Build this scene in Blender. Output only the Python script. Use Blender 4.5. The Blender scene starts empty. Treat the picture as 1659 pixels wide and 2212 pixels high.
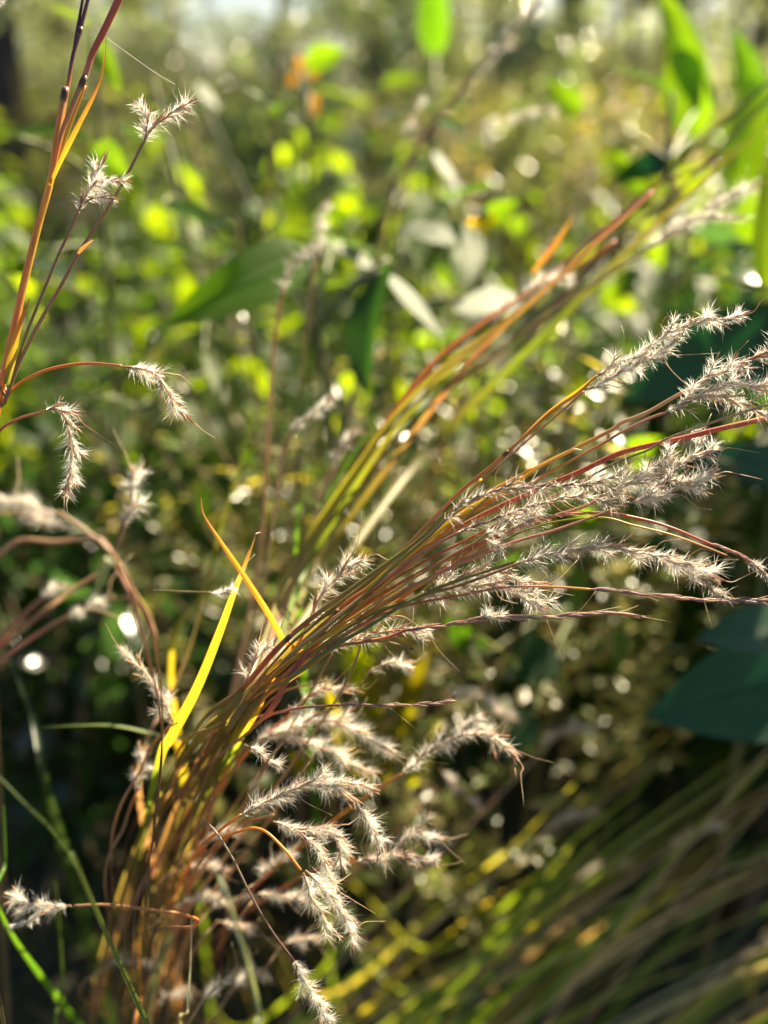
import bpy, math, random
import numpy as np
from mathutils import Vector, Matrix
R = math.radians
random.seed(7)
sc = bpy.context.scene
COL = sc.collection

# ------------------------------------------------------------------ camera
CAM_H = 0.85
TILT = R(25.5)
VFOV = R(60)
FOC = 0.27
cd = bpy.data.cameras.new('camera'); cam = bpy.data.objects.new('camera', cd); COL.objects.link(cam)
cam.location = (0, 0, CAM_H); cam.rotation_euler = (R(90) - TILT, 0, 0)
cd.sensor_fit = 'VERTICAL'; cd.sensor_height = 36; cd.lens = 18 / math.tan(VFOV / 2)
cd.clip_start = 0.01; cd.clip_end = 500
cd.dof.use_dof = True; cd.dof.focus_distance = FOC
cd.dof.aperture_fstop = cd.lens / 6.9
sc.camera = cam
# ------------------------------------------------------------------ light
SUN_AZ = R(38)      # to the right of straight ahead
SUN_EL = R(36)
w = bpy.data.worlds.new("World"); sc.world = w; w.use_nodes = True
nt = w.node_tree; bg = nt.nodes['Background']
sky = nt.nodes.new('ShaderNodeTexSky'); sky.sky_type = 'NISHITA'; sky.sun_disc = False
sky.sun_elevation = SUN_EL; sky.sun_rotation = SUN_AZ
nt.links.new(sky.outputs[0], bg.inputs[0]); bg.inputs[1].default_value = 0.040
sd = bpy.data.lights.new('sun', 'SUN'); so = bpy.data.objects.new('sun', sd); COL.objects.link(so)
sd.energy = 5.0; sd.angle = R(0.5); sd.color = (1.0, 0.85, 0.60)
to_sun = Vector((math.sin(SUN_AZ) * math.cos(SUN_EL), math.cos(SUN_AZ) * math.cos(SUN_EL), math.sin(SUN_EL)))
so.rotation_euler = to_sun.to_track_quat('Z', 'Y').to_euler(); so.location = to_sun * 20
sc.view_settings.view_transform = 'Standard'; sc.view_settings.look = 'None'
sc.view_settings.exposure = 1.92; sc.view_settings.gamma = 1.0
sc.cycles.max_bounces = 8; sc.cycles.diffuse_bounces = 4; sc.cycles.glossy_bounces = 2
sc.cycles.transmission_bounces = 4; sc.cycles.transparent_max_bounces = 4
sc.cycles.caustics_reflective = False; sc.cycles.caustics_refractive = False
sc.cycles.sample_clamp_indirect = 4

# ------------------------------------------------------------------ helpers
FPX = 1106 / math.tan(VFOV / 2)     # focal length in units of the 1659x2212 layout grid
ct, st = math.cos(TILT), math.sin(TILT)
def P(x, y, d):
    r = (x - 829.5) * d / FPX; u = -(y - 1106) * d / FPX
    return Vector((r, d * ct + u * st, CAM_H - d * st + u * ct))
def px(n, d=FOC): return n * d / FPX
def rnd(a, b): return random.uniform(a, b)
def lerp(a, b, t): return a + (b - a) * t
def mixc(a, b, t): return tuple(lerp(a[i], b[i], t) for i in range(3))
def rvec():
    while True:
        v = Vector((rnd(-1, 1), rnd(-1, 1), rnd(-1, 1)))
        if 0.05 < v.length < 1: return v.normalized()

def smooth(pts, n=8):
    """Catmull-Rom through control points (Vectors)."""
    if len(pts) < 3:
        return [pts[0].lerp(pts[-1], i / n) for i in range(n + 1)]
    P_ = [pts[0] * 2 - pts[1]] + list(pts) + [pts[-1] * 2 - pts[-2]]
    out = []
    for i in range(1, len(P_) - 2):
        a, b, c, d = P_[i - 1], P_[i], P_[i + 1], P_[i + 2]
        for k in range(n):
            t = k / n
            out.append(0.5 * ((2 * b) + (c - a) * t + (2 * a - 5 * b + 4 * c - d) * t * t + (3 * b - a - 3 * c + d) * t ** 3))
    out.append(pts[-1].copy())
    return out
def arclen(p):
    s = [0.0]
    for i in range(1, len(p)): s.append(s[-1] + (p[i] - p[i - 1]).length)
    return s
def at_len(p, s, q):
    q = max(0, min(q, s[-1]))
    for i in range(1, len(s)):
        if q <= s[i]:
            t = (q - s[i - 1]) / max(1e-9, s[i] - s[i - 1])
            return p[i - 1].lerp(p[i], t), (p[i] - p[i - 1]).normalized()
    return p[-1].copy(), (p[-1] - p[-2]).normalized()
def stops(cols, t):
    if len(cols) == 1: return cols[0]
    x = max(0, min(0.9999, t)) * (len(cols) - 1); i = int(x)
    return mixc(cols[i], cols[i + 1], x - i)
def perp(t):
    a = Vector((0, 0, 1)) if abs(t.z) < 0.9 else Vector((1, 0, 0))
    n = t.cross(a).normalized()
    return n, t.cross(n).normalized()

class MB:
    def __init__(s): s.v = []; s.f = []; s.uv = []; s.c = []
    def add(s, vs, fs, uvs, cs):
        o = len(s.v); s.v += [tuple(v) for v in vs]; s.f += [tuple(i + o for i in f) for f in fs]
        s.uv += uvs; s.c += cs
    def tube(s, path, rad, sides=6, cols=None, cap=True):
        n = len(path); L = arclen(path)
        t0 = (path[1] - path[0]).normalized(); N, B = perp(t0)
        vs = []; uvs = []; cs = []
        for i in range(n):
            t = (path[min(i + 1, n - 1)] - path[max(i - 1, 0)])
            t = t.normalized() if t.length > 1e-9 else t0
            N = (N - t * N.dot(t)).normalized(); B = t.cross(N)
            kk = L[i] / max(1e-9, L[-1]); r = rad(kk) if callable(rad) else rad
            c = stops(cols, kk) if cols else (1, 1, 1)
            for k in range(sides):
                a = 2 * math.pi * k / sides
                vs.append(path[i] + (N * math.cos(a) + B * math.sin(a)) * r)
                uvs.append((k / sides, L[i])); cs.append(c)
        fs = [(i * sides + k, i * sides + (k + 1) % sides, (i + 1) * sides + (k + 1) % sides, (i + 1) * sides + k)
              for i in range(n - 1) for k in range(sides)]
        if cap: fs.append(tuple((n - 1) * sides + k for k in range(sides)))
        s.add(vs, fs, uvs, cs)
    def ribbon(s, path, width, side=None, fold=0.25, cols=None, twist=0.0, across=4):
        """grass blade: folded strip, width(t) full width, side: hint for the width direction"""
        n = len(path); L = arclen(path)
        vs = []; uvs = []; cs = []
        S = side if side else perp((path[1] - path[0]).normalized())[0]
        for i in range(n):
            t = (path[min(i + 1, n - 1)] - path[max(i - 1, 0)]).normalized()
            S = (S - t * S.dot(t)).normalized(); U = t.cross(S)
            kk = L[i] / max(1e-9, L[-1]); a = twist * kk
            S2 = S * math.cos(a) + U * math.sin(a); U2 = t.cross(S2)
            wd = width(kk) if callable(width) else width
            c = stops(cols, kk) if cols else (1, 1, 1)
            for k in range(across + 1):
                q = k / across * 2 - 1
                vs.append(path[i] + S2 * (q * wd / 2) + U2 * (abs(q) * fold * wd / 2))
                uvs.append((k / across, L[i])); cs.append(c)
        m = across + 1
        fs = [(i * m + k, i * m + k + 1, (i + 1) * m + k + 1, (i + 1) * m + k) for i in range(n - 1) for k in range(across)]
        s.add(vs, fs, uvs, cs)
    def leaf(s, base, d, up, L, W, droop=0.3, fold=0.25, col=(1, 1, 1), nl=7, na=4, shape=0.8, ripple=0.0):
        d = d.normalized(); S = d.cross(up)
        S = S.normalized() if S.length > 1e-4 else perp(d)[0]
        U = S.cross(d)
        vs = []; uvs = []; cs = []
        ph = rnd(0, 6)
        p = base.copy(); step = L / nl; ang = 0
        for i in range(nl + 1):
            t = i / nl
            wd = W * (math.sin(math.pi * min(1, t ** shape * 0.97 + 0.03)) ** 0.85) if 0 < i < nl else W * 0.03
            dd = d * math.cos(ang) - U * math.sin(ang); uu = U * math.cos(ang) + d * math.sin(ang)
            for k in range(na + 1):
                q = k / na * 2 - 1
                vs.append(p + S * (q * wd / 2) + uu * (abs(q) * fold * wd / 2 + ripple * W * math.sin(9 * t + ph + 2 * q) * abs(q)))
                uvs.append((k / na, t)); cs.append(col)
            p = p + dd * step; ang += droop / nl
        m = na + 1
        fs = [(i * m + k, i * m + k + 1, (i + 1) * m + k + 1, (i + 1) * m + k) for i in range(nl) for k in range(na)]
        s.add(vs, fs, uvs, cs)
    def hair(s, p, d, L, wd, col=(1, 1, 1)):
        n, b = perp(d); a = rnd(0, 6.28); n = n * math.cos(a) + b * math.sin(a)
        q = p + d * (L * 0.55) + b * (L * rnd(-0.06, 0.06)) ; e = p + d * L + Vector((0, 0, -1)) * (L * rnd(0, 0.12))
        s.add([p - n * wd / 2, p + n * wd / 2, q + n * wd * 0.4, q - n * wd * 0.4, e], [(0, 1, 2, 3), (3, 2, 4)], [(0, 0)] * 5, [col] * 5)
    def spike(s, p, d, L, r, col, sides=5, col2=None):
        n, b = perp(d); pr = [(0, .35), (.25, 1), (.6, .75), (1, 0.08)]
        vs = []; cs = []; uvs = []
        for t, k in pr:
            for j in range(sides):
                a = 6.2832 * j / sides
                vs.append(p + d * (L * t) + (n * math.cos(a) + b * math.sin(a)) * (r * k)); cs.append(mixc(col, col2 or col, t)); uvs.append((j / sides, t * L))
        fs = [(i * sides + j, i * sides + (j + 1) % sides, (i + 1) * sides + (j + 1) % sides, (i + 1) * sides + j) for i in range(3) for j in range(sides)]
        s.add(vs, fs, uvs, cs)
    def quad(s, c, n, L, W, col):
        a, b = perp(n); an = rnd(0, 6.28); a, b = a * math.cos(an) + b * math.sin(an), b * math.cos(an) - a * math.sin(an)
        s.add([c - a * L / 2, c + b * W / 2 - a * L * .08 + n * W * .12, c + a * L / 2, c - b * W / 2 - a * L * .08 + n * W * .12], [(0, 1, 2), (0, 2, 3)], [(.5, 0), (0, .5), (.5, 1), (1, .5)], [col] * 4)
    def build(s, name, mat, parent=None):
        me = bpy.data.meshes.new(name)
        me.from_pydata(s.v, [], s.f)
        me.materials.append(mat)
        nl = len(me.loops); li = np.empty(nl, dtype=np.int32); me.loops.foreach_get('vertex_index', li)
        uv = me.uv_layers.new(name='UVMap'); uv.data.foreach_set('uv', np.array(s.uv, dtype=np.float32)[li].ravel())
        ca = me.color_attributes.new(name='Col', type='FLOAT_COLOR', domain='POINT')
        c = np.ones((len(s.v), 4), dtype=np.float32); c[:, :3] = np.array(s.c, dtype=np.float32); ca.data.foreach_set('color', c.ravel())
        me.polygons.foreach_set('use_smooth', [True] * len(me.polygons))
        me.update()
        o = bpy.data.objects.new(name, me); COL.objects.link(o)
        if parent:
            o.parent = parent
            o.location = (0, 0, 0)
            if parent.type == 'EMPTY' or parent.get('_org'):
                pass
        return o
def thing(name, label, cat, loc=(0, 0, 0), group=None):
    o = bpy.data.objects.new(name, None); COL.objects.link(o); o.location = loc; o.empty_display_size = 0.02
    o['label'] = label; o['category'] = cat
    if group: o['group'] = group
    return o
def shift(o_mb, loc):       # express a mesh builder in the thing's own frame
    o_mb.v = [(v[0] - loc[0], v[1] - loc[1], v[2] - loc[2]) for v in o_mb.v]; return o_mb
def dup(root, loc, rz=0, scale=1, label=None, group=None):
    r = root.copy(); COL.objects.link(r); r.location = loc; r.rotation_euler = (0, 0, rz); r.scale = (scale,) * 3
    if label: r['label'] = label
    if group: r['group'] = group
    for ch in list(root.children):
        c = ch.copy(); COL.objects.link(c); c.parent = r
        for g in list(ch.children):
            e = g.copy(); COL.objects.link(e); e.parent = c
    return r

# ------------------------------------------------------------------ materials
def nodes(name):
    m = bpy.data.materials.new(name); m.use_nodes = True; t = m.node_tree
    return m, t, t.nodes['Principled BSDF'], t.nodes['Material Output']
def N(t, kind, **kw):
    n = t.nodes.new(kind)
    for k, v in kw.items(): setattr(n, k, v)
    return n
def colour_chain(t, coord, scale3, amount, hue=0.03, sat=1.0, objvar=0.0):
    """Col attribute x streaky noise, slight hue drift; returns socket"""
    at = N(t, 'ShaderNodeAttribute', attribute_name='Col')
    tc = N(t, 'ShaderNodeTexCoord'); mp = N(t, 'ShaderNodeMapping'); mp.inputs['Scale'].default_value = scale3
    t.links.new(tc.outputs[coord], mp.inputs[0])
    no = N(t, 'ShaderNodeTexNoise'); no.inputs['Scale'].default_value = 1; no.inputs['Detail'].default_value = 3
    t.links.new(mp.outputs[0], no.inputs['Vector'])
    mr = N(t, 'ShaderNodeMapRange'); mr.inputs[1].default_value = .3; mr.inputs[2].default_value = .7
    mr.inputs[3].default_value = 1 - amount; mr.inputs[4].default_value = 1 + amount
    t.links.new(no.outputs[0], mr.inputs[0])
    hs = N(t, 'ShaderNodeHueSaturation'); hs.inputs['Saturation'].default_value = sat
    t.links.new(at.outputs['Color'], hs.inputs['Color']); t.links.new(mr.outputs[0], hs.inputs['Value'])
    mh = N(t, 'ShaderNodeMapRange'); mh.inputs[1].default_value = .3; mh.inputs[2].default_value = .7
    mh.inputs[3].default_value = .5 - hue; mh.inputs[4].default_value = .5 + hue
    sep = N(t, 'ShaderNodeSeparateColor'); t.links.new(no.outputs['Color'], sep.inputs[0])
    t.links.new(sep.outputs[2], mh.inputs[0]); t.links.new(mh.outputs[0], hs.inputs['Hue'])
    out = hs.outputs[0]
    if objvar:
        oi = N(t, 'ShaderNodeObjectInfo'); m2 = N(t, 'ShaderNodeMapRange'); m2.inputs[3].default_value = 1 - objvar; m2.inputs[4].default_value = 1 + objvar
        t.links.new(oi.outputs['Random'], m2.inputs[0])
        h2 = N(t, 'ShaderNodeHueSaturation'); t.links.new(out, h2.inputs['Color']); t.links.new(m2.outputs[0], h2.inputs['Value']); out = h2.outputs[0]
    return out
def remap(cols, f0, base):
    out = []
    for i in range(41):
        x = i / 40
        out.append(base if x < f0 * .8 else mixc(base, cols[0], (x - f0 * .8) / max(1e-3, f0 * .2)) if x < f0 else stops(cols, (x - f0) / max(1e-3, 1 - f0)))
    return out
def tissue(name, trans=0.4, rough=0.45, spec=0.5, coord='UV', scale=(3, 60, 1), amount=.25, hue=.02, tcol=(1.6, 1.6, 0.8), objvar=0, veins=False, sheen=0):
    m, t, p, out = nodes(name)
    c = colour_chain(t, coord, scale, amount, hue, objvar=objvar)
    if veins:
        tc = N(t, 'ShaderNodeTexCoord'); sx = N(t, 'ShaderNodeSeparateXYZ'); t.links.new(tc.outputs['UV'], sx.inputs[0])
        a = N(t, 'ShaderNodeMath', operation='SUBTRACT'); a.inputs[1].default_value = .5; t.links.new(sx.outputs[0], a.inputs[0])
        b = N(t, 'ShaderNodeMath', operation='ABSOLUTE'); t.links.new(a.outputs[0], b.inputs[0])
        d = N(t, 'ShaderNodeMath', operation='MULTIPLY'); d.inputs[1].default_value = .8; t.links.new(b.outputs[0], d.inputs[0])
        e = N(t, 'ShaderNodeMath', operation='SUBTRACT'); t.links.new(sx.outputs[1], e.inputs[0]); t.links.new(d.outputs[0], e.inputs[1])
        f = N(t, 'ShaderNodeMath', operation='MULTIPLY'); f.inputs[1].default_value = 75; t.links.new(e.outputs[0], f.inputs[0])
        g = N(t, 'ShaderNodeMath', operation='SINE'); t.links.new(f.outputs[0], g.inputs[0])
        h = N(t, 'ShaderNodeMath', operation='POWER'); h.inputs[1].default_value = 6; t.links.new(g.outputs[0], h.inputs[0])
        mid = N(t, 'ShaderNodeMath', operation='LESS_THAN'); mid.inputs[1].default_value = .018; t.links.new(b.outputs[0], mid.inputs[0])
        mx = N(t, 'ShaderNodeMath', operation='MAXIMUM'); t.links.new(h.outputs[0], mx.inputs[0]); t.links.new(mid.outputs[0], mx.inputs[1])
        dk = N(t, 'ShaderNodeMix', data_type='RGBA', blend_type='MULTIPLY'); dk.inputs[7].default_value = (.42, .5, .38, 1)
        t.links.new(mx.outputs[0], dk.inputs[0]); t.links.new(c, dk.inputs[6]); c = dk.outputs[2]
        bp = N(t, 'ShaderNodeBump'); bp.inputs['Strength'].default_value = .35; bp.inputs['Distance'].default_value = .0008; bp.invert = True
        t.links.new(mx.outputs[0], bp.inputs['Height']); t.links.new(bp.outputs[0], p.inputs['Normal'])
    t.links.new(c, p.inputs['Base Color']); p.inputs['Roughness'].default_value = rough
    p.inputs['Specular IOR Level'].default_value = spec
    if trans > 0:
        tr = N(t, 'ShaderNodeBsdfTranslucent')
        mu = N(t, 'ShaderNodeMix', data_type='RGBA', blend_type='MULTIPLY'); mu.inputs[0].default_value = 1
        mu.inputs[7].default_value = (*tcol, 1); t.links.new(c, mu.inputs[6]); t.links.new(mu.outputs[2], tr.inputs[0])
        ms = N(t, 'ShaderNodeMixShader'); ms.inputs[0].default_value = trans
        t.links.new(p.outputs[0], ms.inputs[1]); t.links.new(tr.outputs[0], ms.inputs[2]); t.links.new(ms.outputs[0], out.inputs[0])
    return m
M = {}
M['stem'] = tissue('stem_skin', trans=.22, rough=.38, spec=.5, scale=(5, 90, 1), amount=.30, hue=.02, tcol=(1.5, 1.2, .8))
M['blade'] = tissue('grass_blade', trans=.5, rough=.45, scale=(16, 38, 1), amount=.38, hue=.03, tcol=(1.7, 1.5, .7))
M['chaff'] = tissue('spikelet_husk', trans=.3, rough=.5, coord='Object', scale=(900, 900, 900), amount=.25, hue=.02, tcol=(1.4, 1.3, 1.1))
M['fluff'] = tissue('white_bristle', trans=.72, rough=.5, spec=.5, coord='Object', scale=(300, 300, 300), amount=.08, hue=.0, tcol=(1, 1, 1))
M['leaf'] = tissue('broad_leaf', trans=.55, rough=.4, spec=.3, coord='UV', scale=(4, 5, 1), amount=.2, hue=.012, tcol=(3.9, 3.3, .4), objvar=.3, veins=True)
M['bigleaf'] = tissue('large_leaf', trans=.5, rough=.45, spec=.25, coord='UV', scale=(4, 5, 1), amount=.15, hue=.012, tcol=(3.6, 3.7, .5), veins=True)
M['small'] = tissue('small_leaf', trans=.45, rough=.3, spec=.6, coord='Object', scale=(40, 40, 40), amount=.3, hue=.02, tcol=(3.6, 3.1, .6), objvar=.25)
M['crown'] = tissue('tree_leaf', trans=.4, rough=.22, spec=.6, coord='Object', scale=(3, 3, 3), amount=.3, hue=.02, tcol=(2.8, 2.9, 1.5), objvar=.2)
M['bark'] = tissue('bark', trans=0, rough=.9, spec=.2, coord='Object', scale=(14, 14, 3), amount=.45)
M['wood_stem'] = tissue('herb_stem', trans=0, rough=.6, coord='Object', scale=(30, 30, 8), amount=.3)
M['waxyleaf'] = tissue('waxy_leaf', trans=.35, rough=.55, spec=.5, coord='UV', scale=(4, 5, 1), amount=.15, hue=.012, tcol=(2.4, 2.9, .9), veins=True)
M['shadeleaf'] = tissue('shade_toned_leaf', trans=.15, rough=.5, spec=.3, coord='UV', scale=(3, 4, 1), amount=.12, hue=.012, tcol=(1.2, 2.4, 1.2), veins=True)  # shade put into the material: dark tint, little light let through
M['petal'] = tissue('petal', trans=.5, rough=.6, coord='Object', scale=(60, 60, 60), amount=.15, tcol=(1.3, 1.3, 1.0))
def soil():
    m, t, p, out = nodes('soil')
    no = N(t, 'ShaderNodeTexNoise'); no.inputs['Scale'].default_value = 9; no.inputs['Detail'].default_value = 8
    tc = N(t, 'ShaderNodeTexCoord'); t.links.new(tc.outputs['Object'], no.inputs['Vector'])
    cr = N(t, 'ShaderNodeValToRGB'); cr.color_ramp.elements[0].color = (.012, .012, .007, 1); cr.color_ramp.elements[1].color = (.07, .065, .03, 1)
    cr.color_ramp.elements[0].position = .3; cr.color_ramp.elements[1].position = .75
    t.links.new(no.outputs[0], cr.inputs[0]); t.links.new(cr.outputs[0], p.inputs['Base Color']); p.inputs['Roughness'].default_value = .95
    b = N(t, 'ShaderNodeBump'); b.inputs['Strength'].default_value = .8; b.inputs['Distance'].default_value = .03
    t.links.new(no.outputs[0], b.inputs['Height']); t.links.new(b.outputs[0], p.inputs['Normal'])
    return m
M['soil'] = soil()
# stem / blade colours (linear)
ORANGE = (.70, .30, .07); RED = (.48, .13, .07); PURP = (.18, .075, .09); OLIVE = (.25, .22, .045); YEL = (.62, .47, .04)
GREEN = (.14, .23, .02); TAN = (.52, .37, .21); PINK = (.56, .27, .19); BROWN = (.34, .20, .10); RUST = (.52, .27, .12); AMBER = (.66, .36, .05)
PALE = (.5, .47, .26); DULL = (.28, .22, .13); DARKG = (.04, .08, .025)

# ------------------------------------------------------------------ seed heads
def seed_head(parent, org, ctrl, kind='fluffy', scale=1.0, step=None, side=None, awns=.5, open_=1.0, tint=TAN, hair=1.0):
    """little-bluestem raceme: zig-zag rachis, paired spikelets, feathered pedicels, awns"""
    path = smooth([P(*c) for c in ctrl], 10); S = arclen(path); L = S[-1]
    ch = MB(); fl = MB(); aw = MB()
    rr = px(2.4) * scale
    ch.tube(path, lambda t: rr * (1 - .6 * t), 6, [mixc(tint, BROWN, .4), tint])
    step = step or px(23) * scale
    n = max(3, int(L / step)); flip = 1
    for i in range(n):
        q = (i + .2 + rnd(-.4, .4)) / n * L
        p, t = at_len(path, S, q)
        a, b = perp(t)
        if side is not None:
            view = (p - cam.location).normalized(); a = t.cross(view).normalized(); b = view
        flip = -flip
        az = (0 if flip > 0 else math.pi) + rnd(-.9, .9)
        rd = a * math.cos(az) + b * math.sin(az)
        c1 = mixc(tint, random.choice([PINK, RUST, TAN, (.7, .6, .42), (.7, .6, .42)]), rnd(.2, .8)); tip = mixc(c1, (.6, .42, .25), .6)
        if kind == 'closed':
            d1 = (t + rd * rnd(.06, .16)).normalized()
            ch.spike(p + rd * rr * .5, d1, px(rnd(44, 56)) * scale, px(4.6) * scale, mixc(mixc(PURP, tint, rnd(.25, .8)), (.5, .4, .35), .2), col2=tip)
            for h in range(10):
                hd = (t * 1.0 + rd * rnd(.1, .5) + rvec() * .25).normalized()
                fl.hair(p + t * px(rnd(0, 30)) * scale, hd, px(rnd(8, 16)) * scale, px(.8), (.8, .78, .75))
            if random.random() < awns:
                d2 = (t + rd * rnd(.3, .9) + rvec() * .2).normalized()
                aw.tube(smooth([p + t * px(30), p + t * px(45) + d2 * px(12), p + t * px(45) + d2 * px(rnd(40, 75))], 4), lambda k: px(1.1) * (1 - .6 * k), 4, [tip, (.55, .45, .28)])
            continue
        # sessile spikelet, held close
        d1 = (t + rd * rnd(.05, .28) * open_ + rvec() * .06).normalized()
        sl = px(rnd(42, 58)) * scale
        ch.spike(p, d1, sl, px(3.4) * scale, c1, col2=tip)
        for h in range(int(22 * hair)):     # tuft at its base
            hd = (d1 * rnd(.9, 2.0) + rvec()).normalized()
            fl.hair(p + t * px(rnd(-2, 5)), hd, px(rnd(12, 24)) * scale, px(.95), (.97, .93, .84))
        # hairy pedicel curving outward with its own small spikelet
        pl = px(rnd(28, 50)) * scale; side_k = rnd(.35, 1.25)
        rd2 = (rd + rvec() * .45).normalized()
        e1 = p + t * pl * .55 + rd2 * pl * .16 * open_ * side_k; e2 = p + t * pl * .95 + rd2 * pl * .48 * open_ * side_k
        pp = smooth([p, e1, e2], 5)
        ch.tube(pp, px(1.5) * scale, 4, [c1, tip])
        dd = (e2 - e1).normalized()
        ch.spike(e2, (dd + rvec() * .2).normalized(), px(rnd(14, 26)) * scale, px(2.0) * scale, mixc(c1, RUST, .6), col2=(.6, .36, .2))
        SS = arclen(pp); nh = int(random.choice([rnd(10, 35), rnd(60, 100), rnd(85, 140), rnd(85, 140)]) * hair)
        na, nb = perp(dd)
        for h in range(nh):
            k = rnd(.12, 1.0); hp, ht = at_len(pp, SS, SS[-1] * k)
            a2 = rnd(0, 6.283); hd = (ht * rnd(.25, 1.5) + na * math.cos(a2) + nb * math.sin(a2)).normalized()
            fl.hair(hp, hd, px(rnd(15, 40) * (.75 + .35 * k)) * scale, px(.68), (1.0, .98, .90))
        if random.random() < awns:
            d2 = (t * .8 + rd * rnd(.4, 1.3) + rvec() * .35).normalized(); s0 = p + d1 * sl * .95
            aw.tube(smooth([s0, s0 + (d1 + d2).normalized() * px(14), s0 + d2 * px(rnd(30, 50)), s0 + (d2 + rvec() * .25) * px(rnd(60, 110))], 4), lambda k: px(1.15) * (1 - .65 * k), 4, [tip, (.55, .45, .28)])
    # tip spikelets
    p, t = path[-1], (path[-1] - path[-3]).normalized()
    for k in range(3):
        ch.spike(p - t * px(10), (t + rvec() * .3).normalized(), px(36) * scale, px(2.6) * scale, tint, col2=(.6, .45, .3))
    if kind != 'closed':
        for h in range(40):
            fl.hair(p - t * px(rnd(0, 20)), (t + rvec() * .9).normalized(), px(rnd(14, 24)) * scale, px(.9), (.92, .9, .86))
    o = shift(ch, org).build('seed_head', M['chaff'], parent)
    if fl.v: shift(fl, org).build('bristles', M['fluff'], o)
    if aw.v: shift(aw, org).build('awns', M['chaff'], o)

# route of the clump from the ground up to where it fans out
BASE = Vector((-.19, .50, 0.0))
def bundle(first, side=0):
    """points from the root (in the ground) up to just before the first listed point"""
    jx, jy = rnd(-28, 28), rnd(-20, 20)
    A = [(190, 2330, .50), (215, 2130, .45), (275, 1900, .40), (350, 1720, .35), (440, 1580, .305), (540, 1470, .285)]
    B = [(390, 2330, .52), (410, 2130, .46), (445, 1900, .40), (490, 1720, .352), (540, 1580, .31), (600, 1450, .288)]
    q = rnd(0, .75) if side == 0 else rnd(.5, 1.15)
    rt = [tuple(lerp(a, b, q) for a, b in zip(u, v)) for u, v in zip(A, B)]
    pts = [BASE + Vector((rnd(-.04, .04), rnd(-.04, .04), rnd(-.01, 0)))]
    for (x, y, d) in rt:
        f = (y - 1380) / 900
        if y > first[1] + 90: pts.append(P(x + jx * (.5 + 1.6 * f), y + jy, d + rnd(-.004, .004)))
    return pts
def dd(c, base=FOC):
    """depth for a control point of the fan when none is given"""
    if len(c) == 3: return c
    x, y = c
    d = base + .16 * (max(0, (y - 1420) / 800) ** 1.2)
    return (x, y, d)

def stalk(label, ctrl, r=(5, 3), cols=(ORANGE,), heads=(), blades=(), nodes_at=(), side=0, root='bundle', name='grass_stalk', off=0.0, group=None, sheaths=()):
    ctrl = [dd(c, FOC + off) for c in ctrl]
    pts = [P(*c) for c in ctrl]
    if root == 'near': pts = [BASE + Vector((rnd(-.03, .03), rnd(-.1, -.05), 0))] + [P(300 + rnd(-15, 15), 2150, .36), P(325, 1850, .31), P(350, 1600, .26)] + pts
    elif root == 'bundle': pts = bundle(ctrl[0], side) + pts
    elif root is not None: pts = [Vector(root) + Vector((rnd(-.02, .02), rnd(-.02, .02), 0)), Vector(root).lerp(pts[0], .5) + Vector((0, 0, .05))] + pts
    path = smooth(pts, 8); org = path[0].copy()
    t = thing(name, label, 'grass stalk', org, group)
    s = MB(); S = arclen(path); L = S[-1]
    listed = [P(*c) for c in ctrl]
    l0 = min(range(len(path)), key=lambda i: (path[i] - listed[0]).length); f0 = S[l0] / L
    def rad(k):
        q = (k - f0) / max(1e-3, 1 - f0)
        return px(lerp(r[0], r[1], max(0, min(1, q)))) * (.42 if q < 0 else lerp(.42, 1, min(1, q * 5)))
    s.tube(path, rad, 8, remap(list(cols), f0, random.choice([(.22, .13, .07), (.28, .13, .06), (.16, .15, .04), (.2, .16, .1), (.10, .16, .02), (.32, .24, .15), (.30, .15, .11), (.15, .13, .05)])))
    for q in nodes_at:      # dark swollen joints
        p, d = at_len(path, S, (f0 + (1 - f0) * q) * L)
        rr = rad(f0 + (1 - f0) * q)
        s.tube([p - d * rr * 2.4, p - d * rr * 1.0, p, p + d * rr * 1.0, p + d * rr * 2.6], lambda k: rr * (1.04 + .13 * math.sin(math.pi * k)), 8, [BROWN, (.10, .045, .035), (.12, .055, .04), RUST])
    for q0, q1, c in sheaths:   # leaf sheath wrapped round the stem, free pointed end
        seg = [at_len(path, S, (f0 + (1 - f0) * lerp(q0, q1, k / 10)) * L) for k in range(11)]
        rr = rad(f0 + (1 - f0) * q0)
        n_, b_ = perp(seg[0][1])
        pts2 = [sg[0] + n_ * rr * .15 * (k / 10) * 6 for k, sg in enumerate(seg)]
        s.tube(pts2, lambda k: rr * 1.25 * (1 - k) ** .5 + px(.5), 8, [c, mixc(c, ORANGE, .5), (.25, .1, .06)])
    shift(s, org).build('stem', M['stem'], t)
    for bctrl, bw, bcol in blades:
        b = MB(); bp = smooth([P(*dd(c, FOC + off)) for c in bctrl], 8)
        v = (bp[len(bp) // 2] - cam.location).normalized(); tt = (bp[-1] - bp[0]).normalized()
        b.ribbon(bp, lambda k, bw=bw: px(bw) * (1 - k ** 2.2) * (.75 + .6 * min(1, k * 4) - .35 * k) + px(1.0), side=(tt.cross(v) + v * .25).normalized(), fold=.35, cols=list(bcol), twist=.5)
        shift(b, org).build('leaf_blade', M['blade'], t)
    for h in heads:
        hc, kw = h if isinstance(h, tuple) and isinstance(h[1], dict) else (h, {})
        seed_head(t, org, [dd(c, FOC + off) for c in hc], **kw)
    return t

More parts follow.
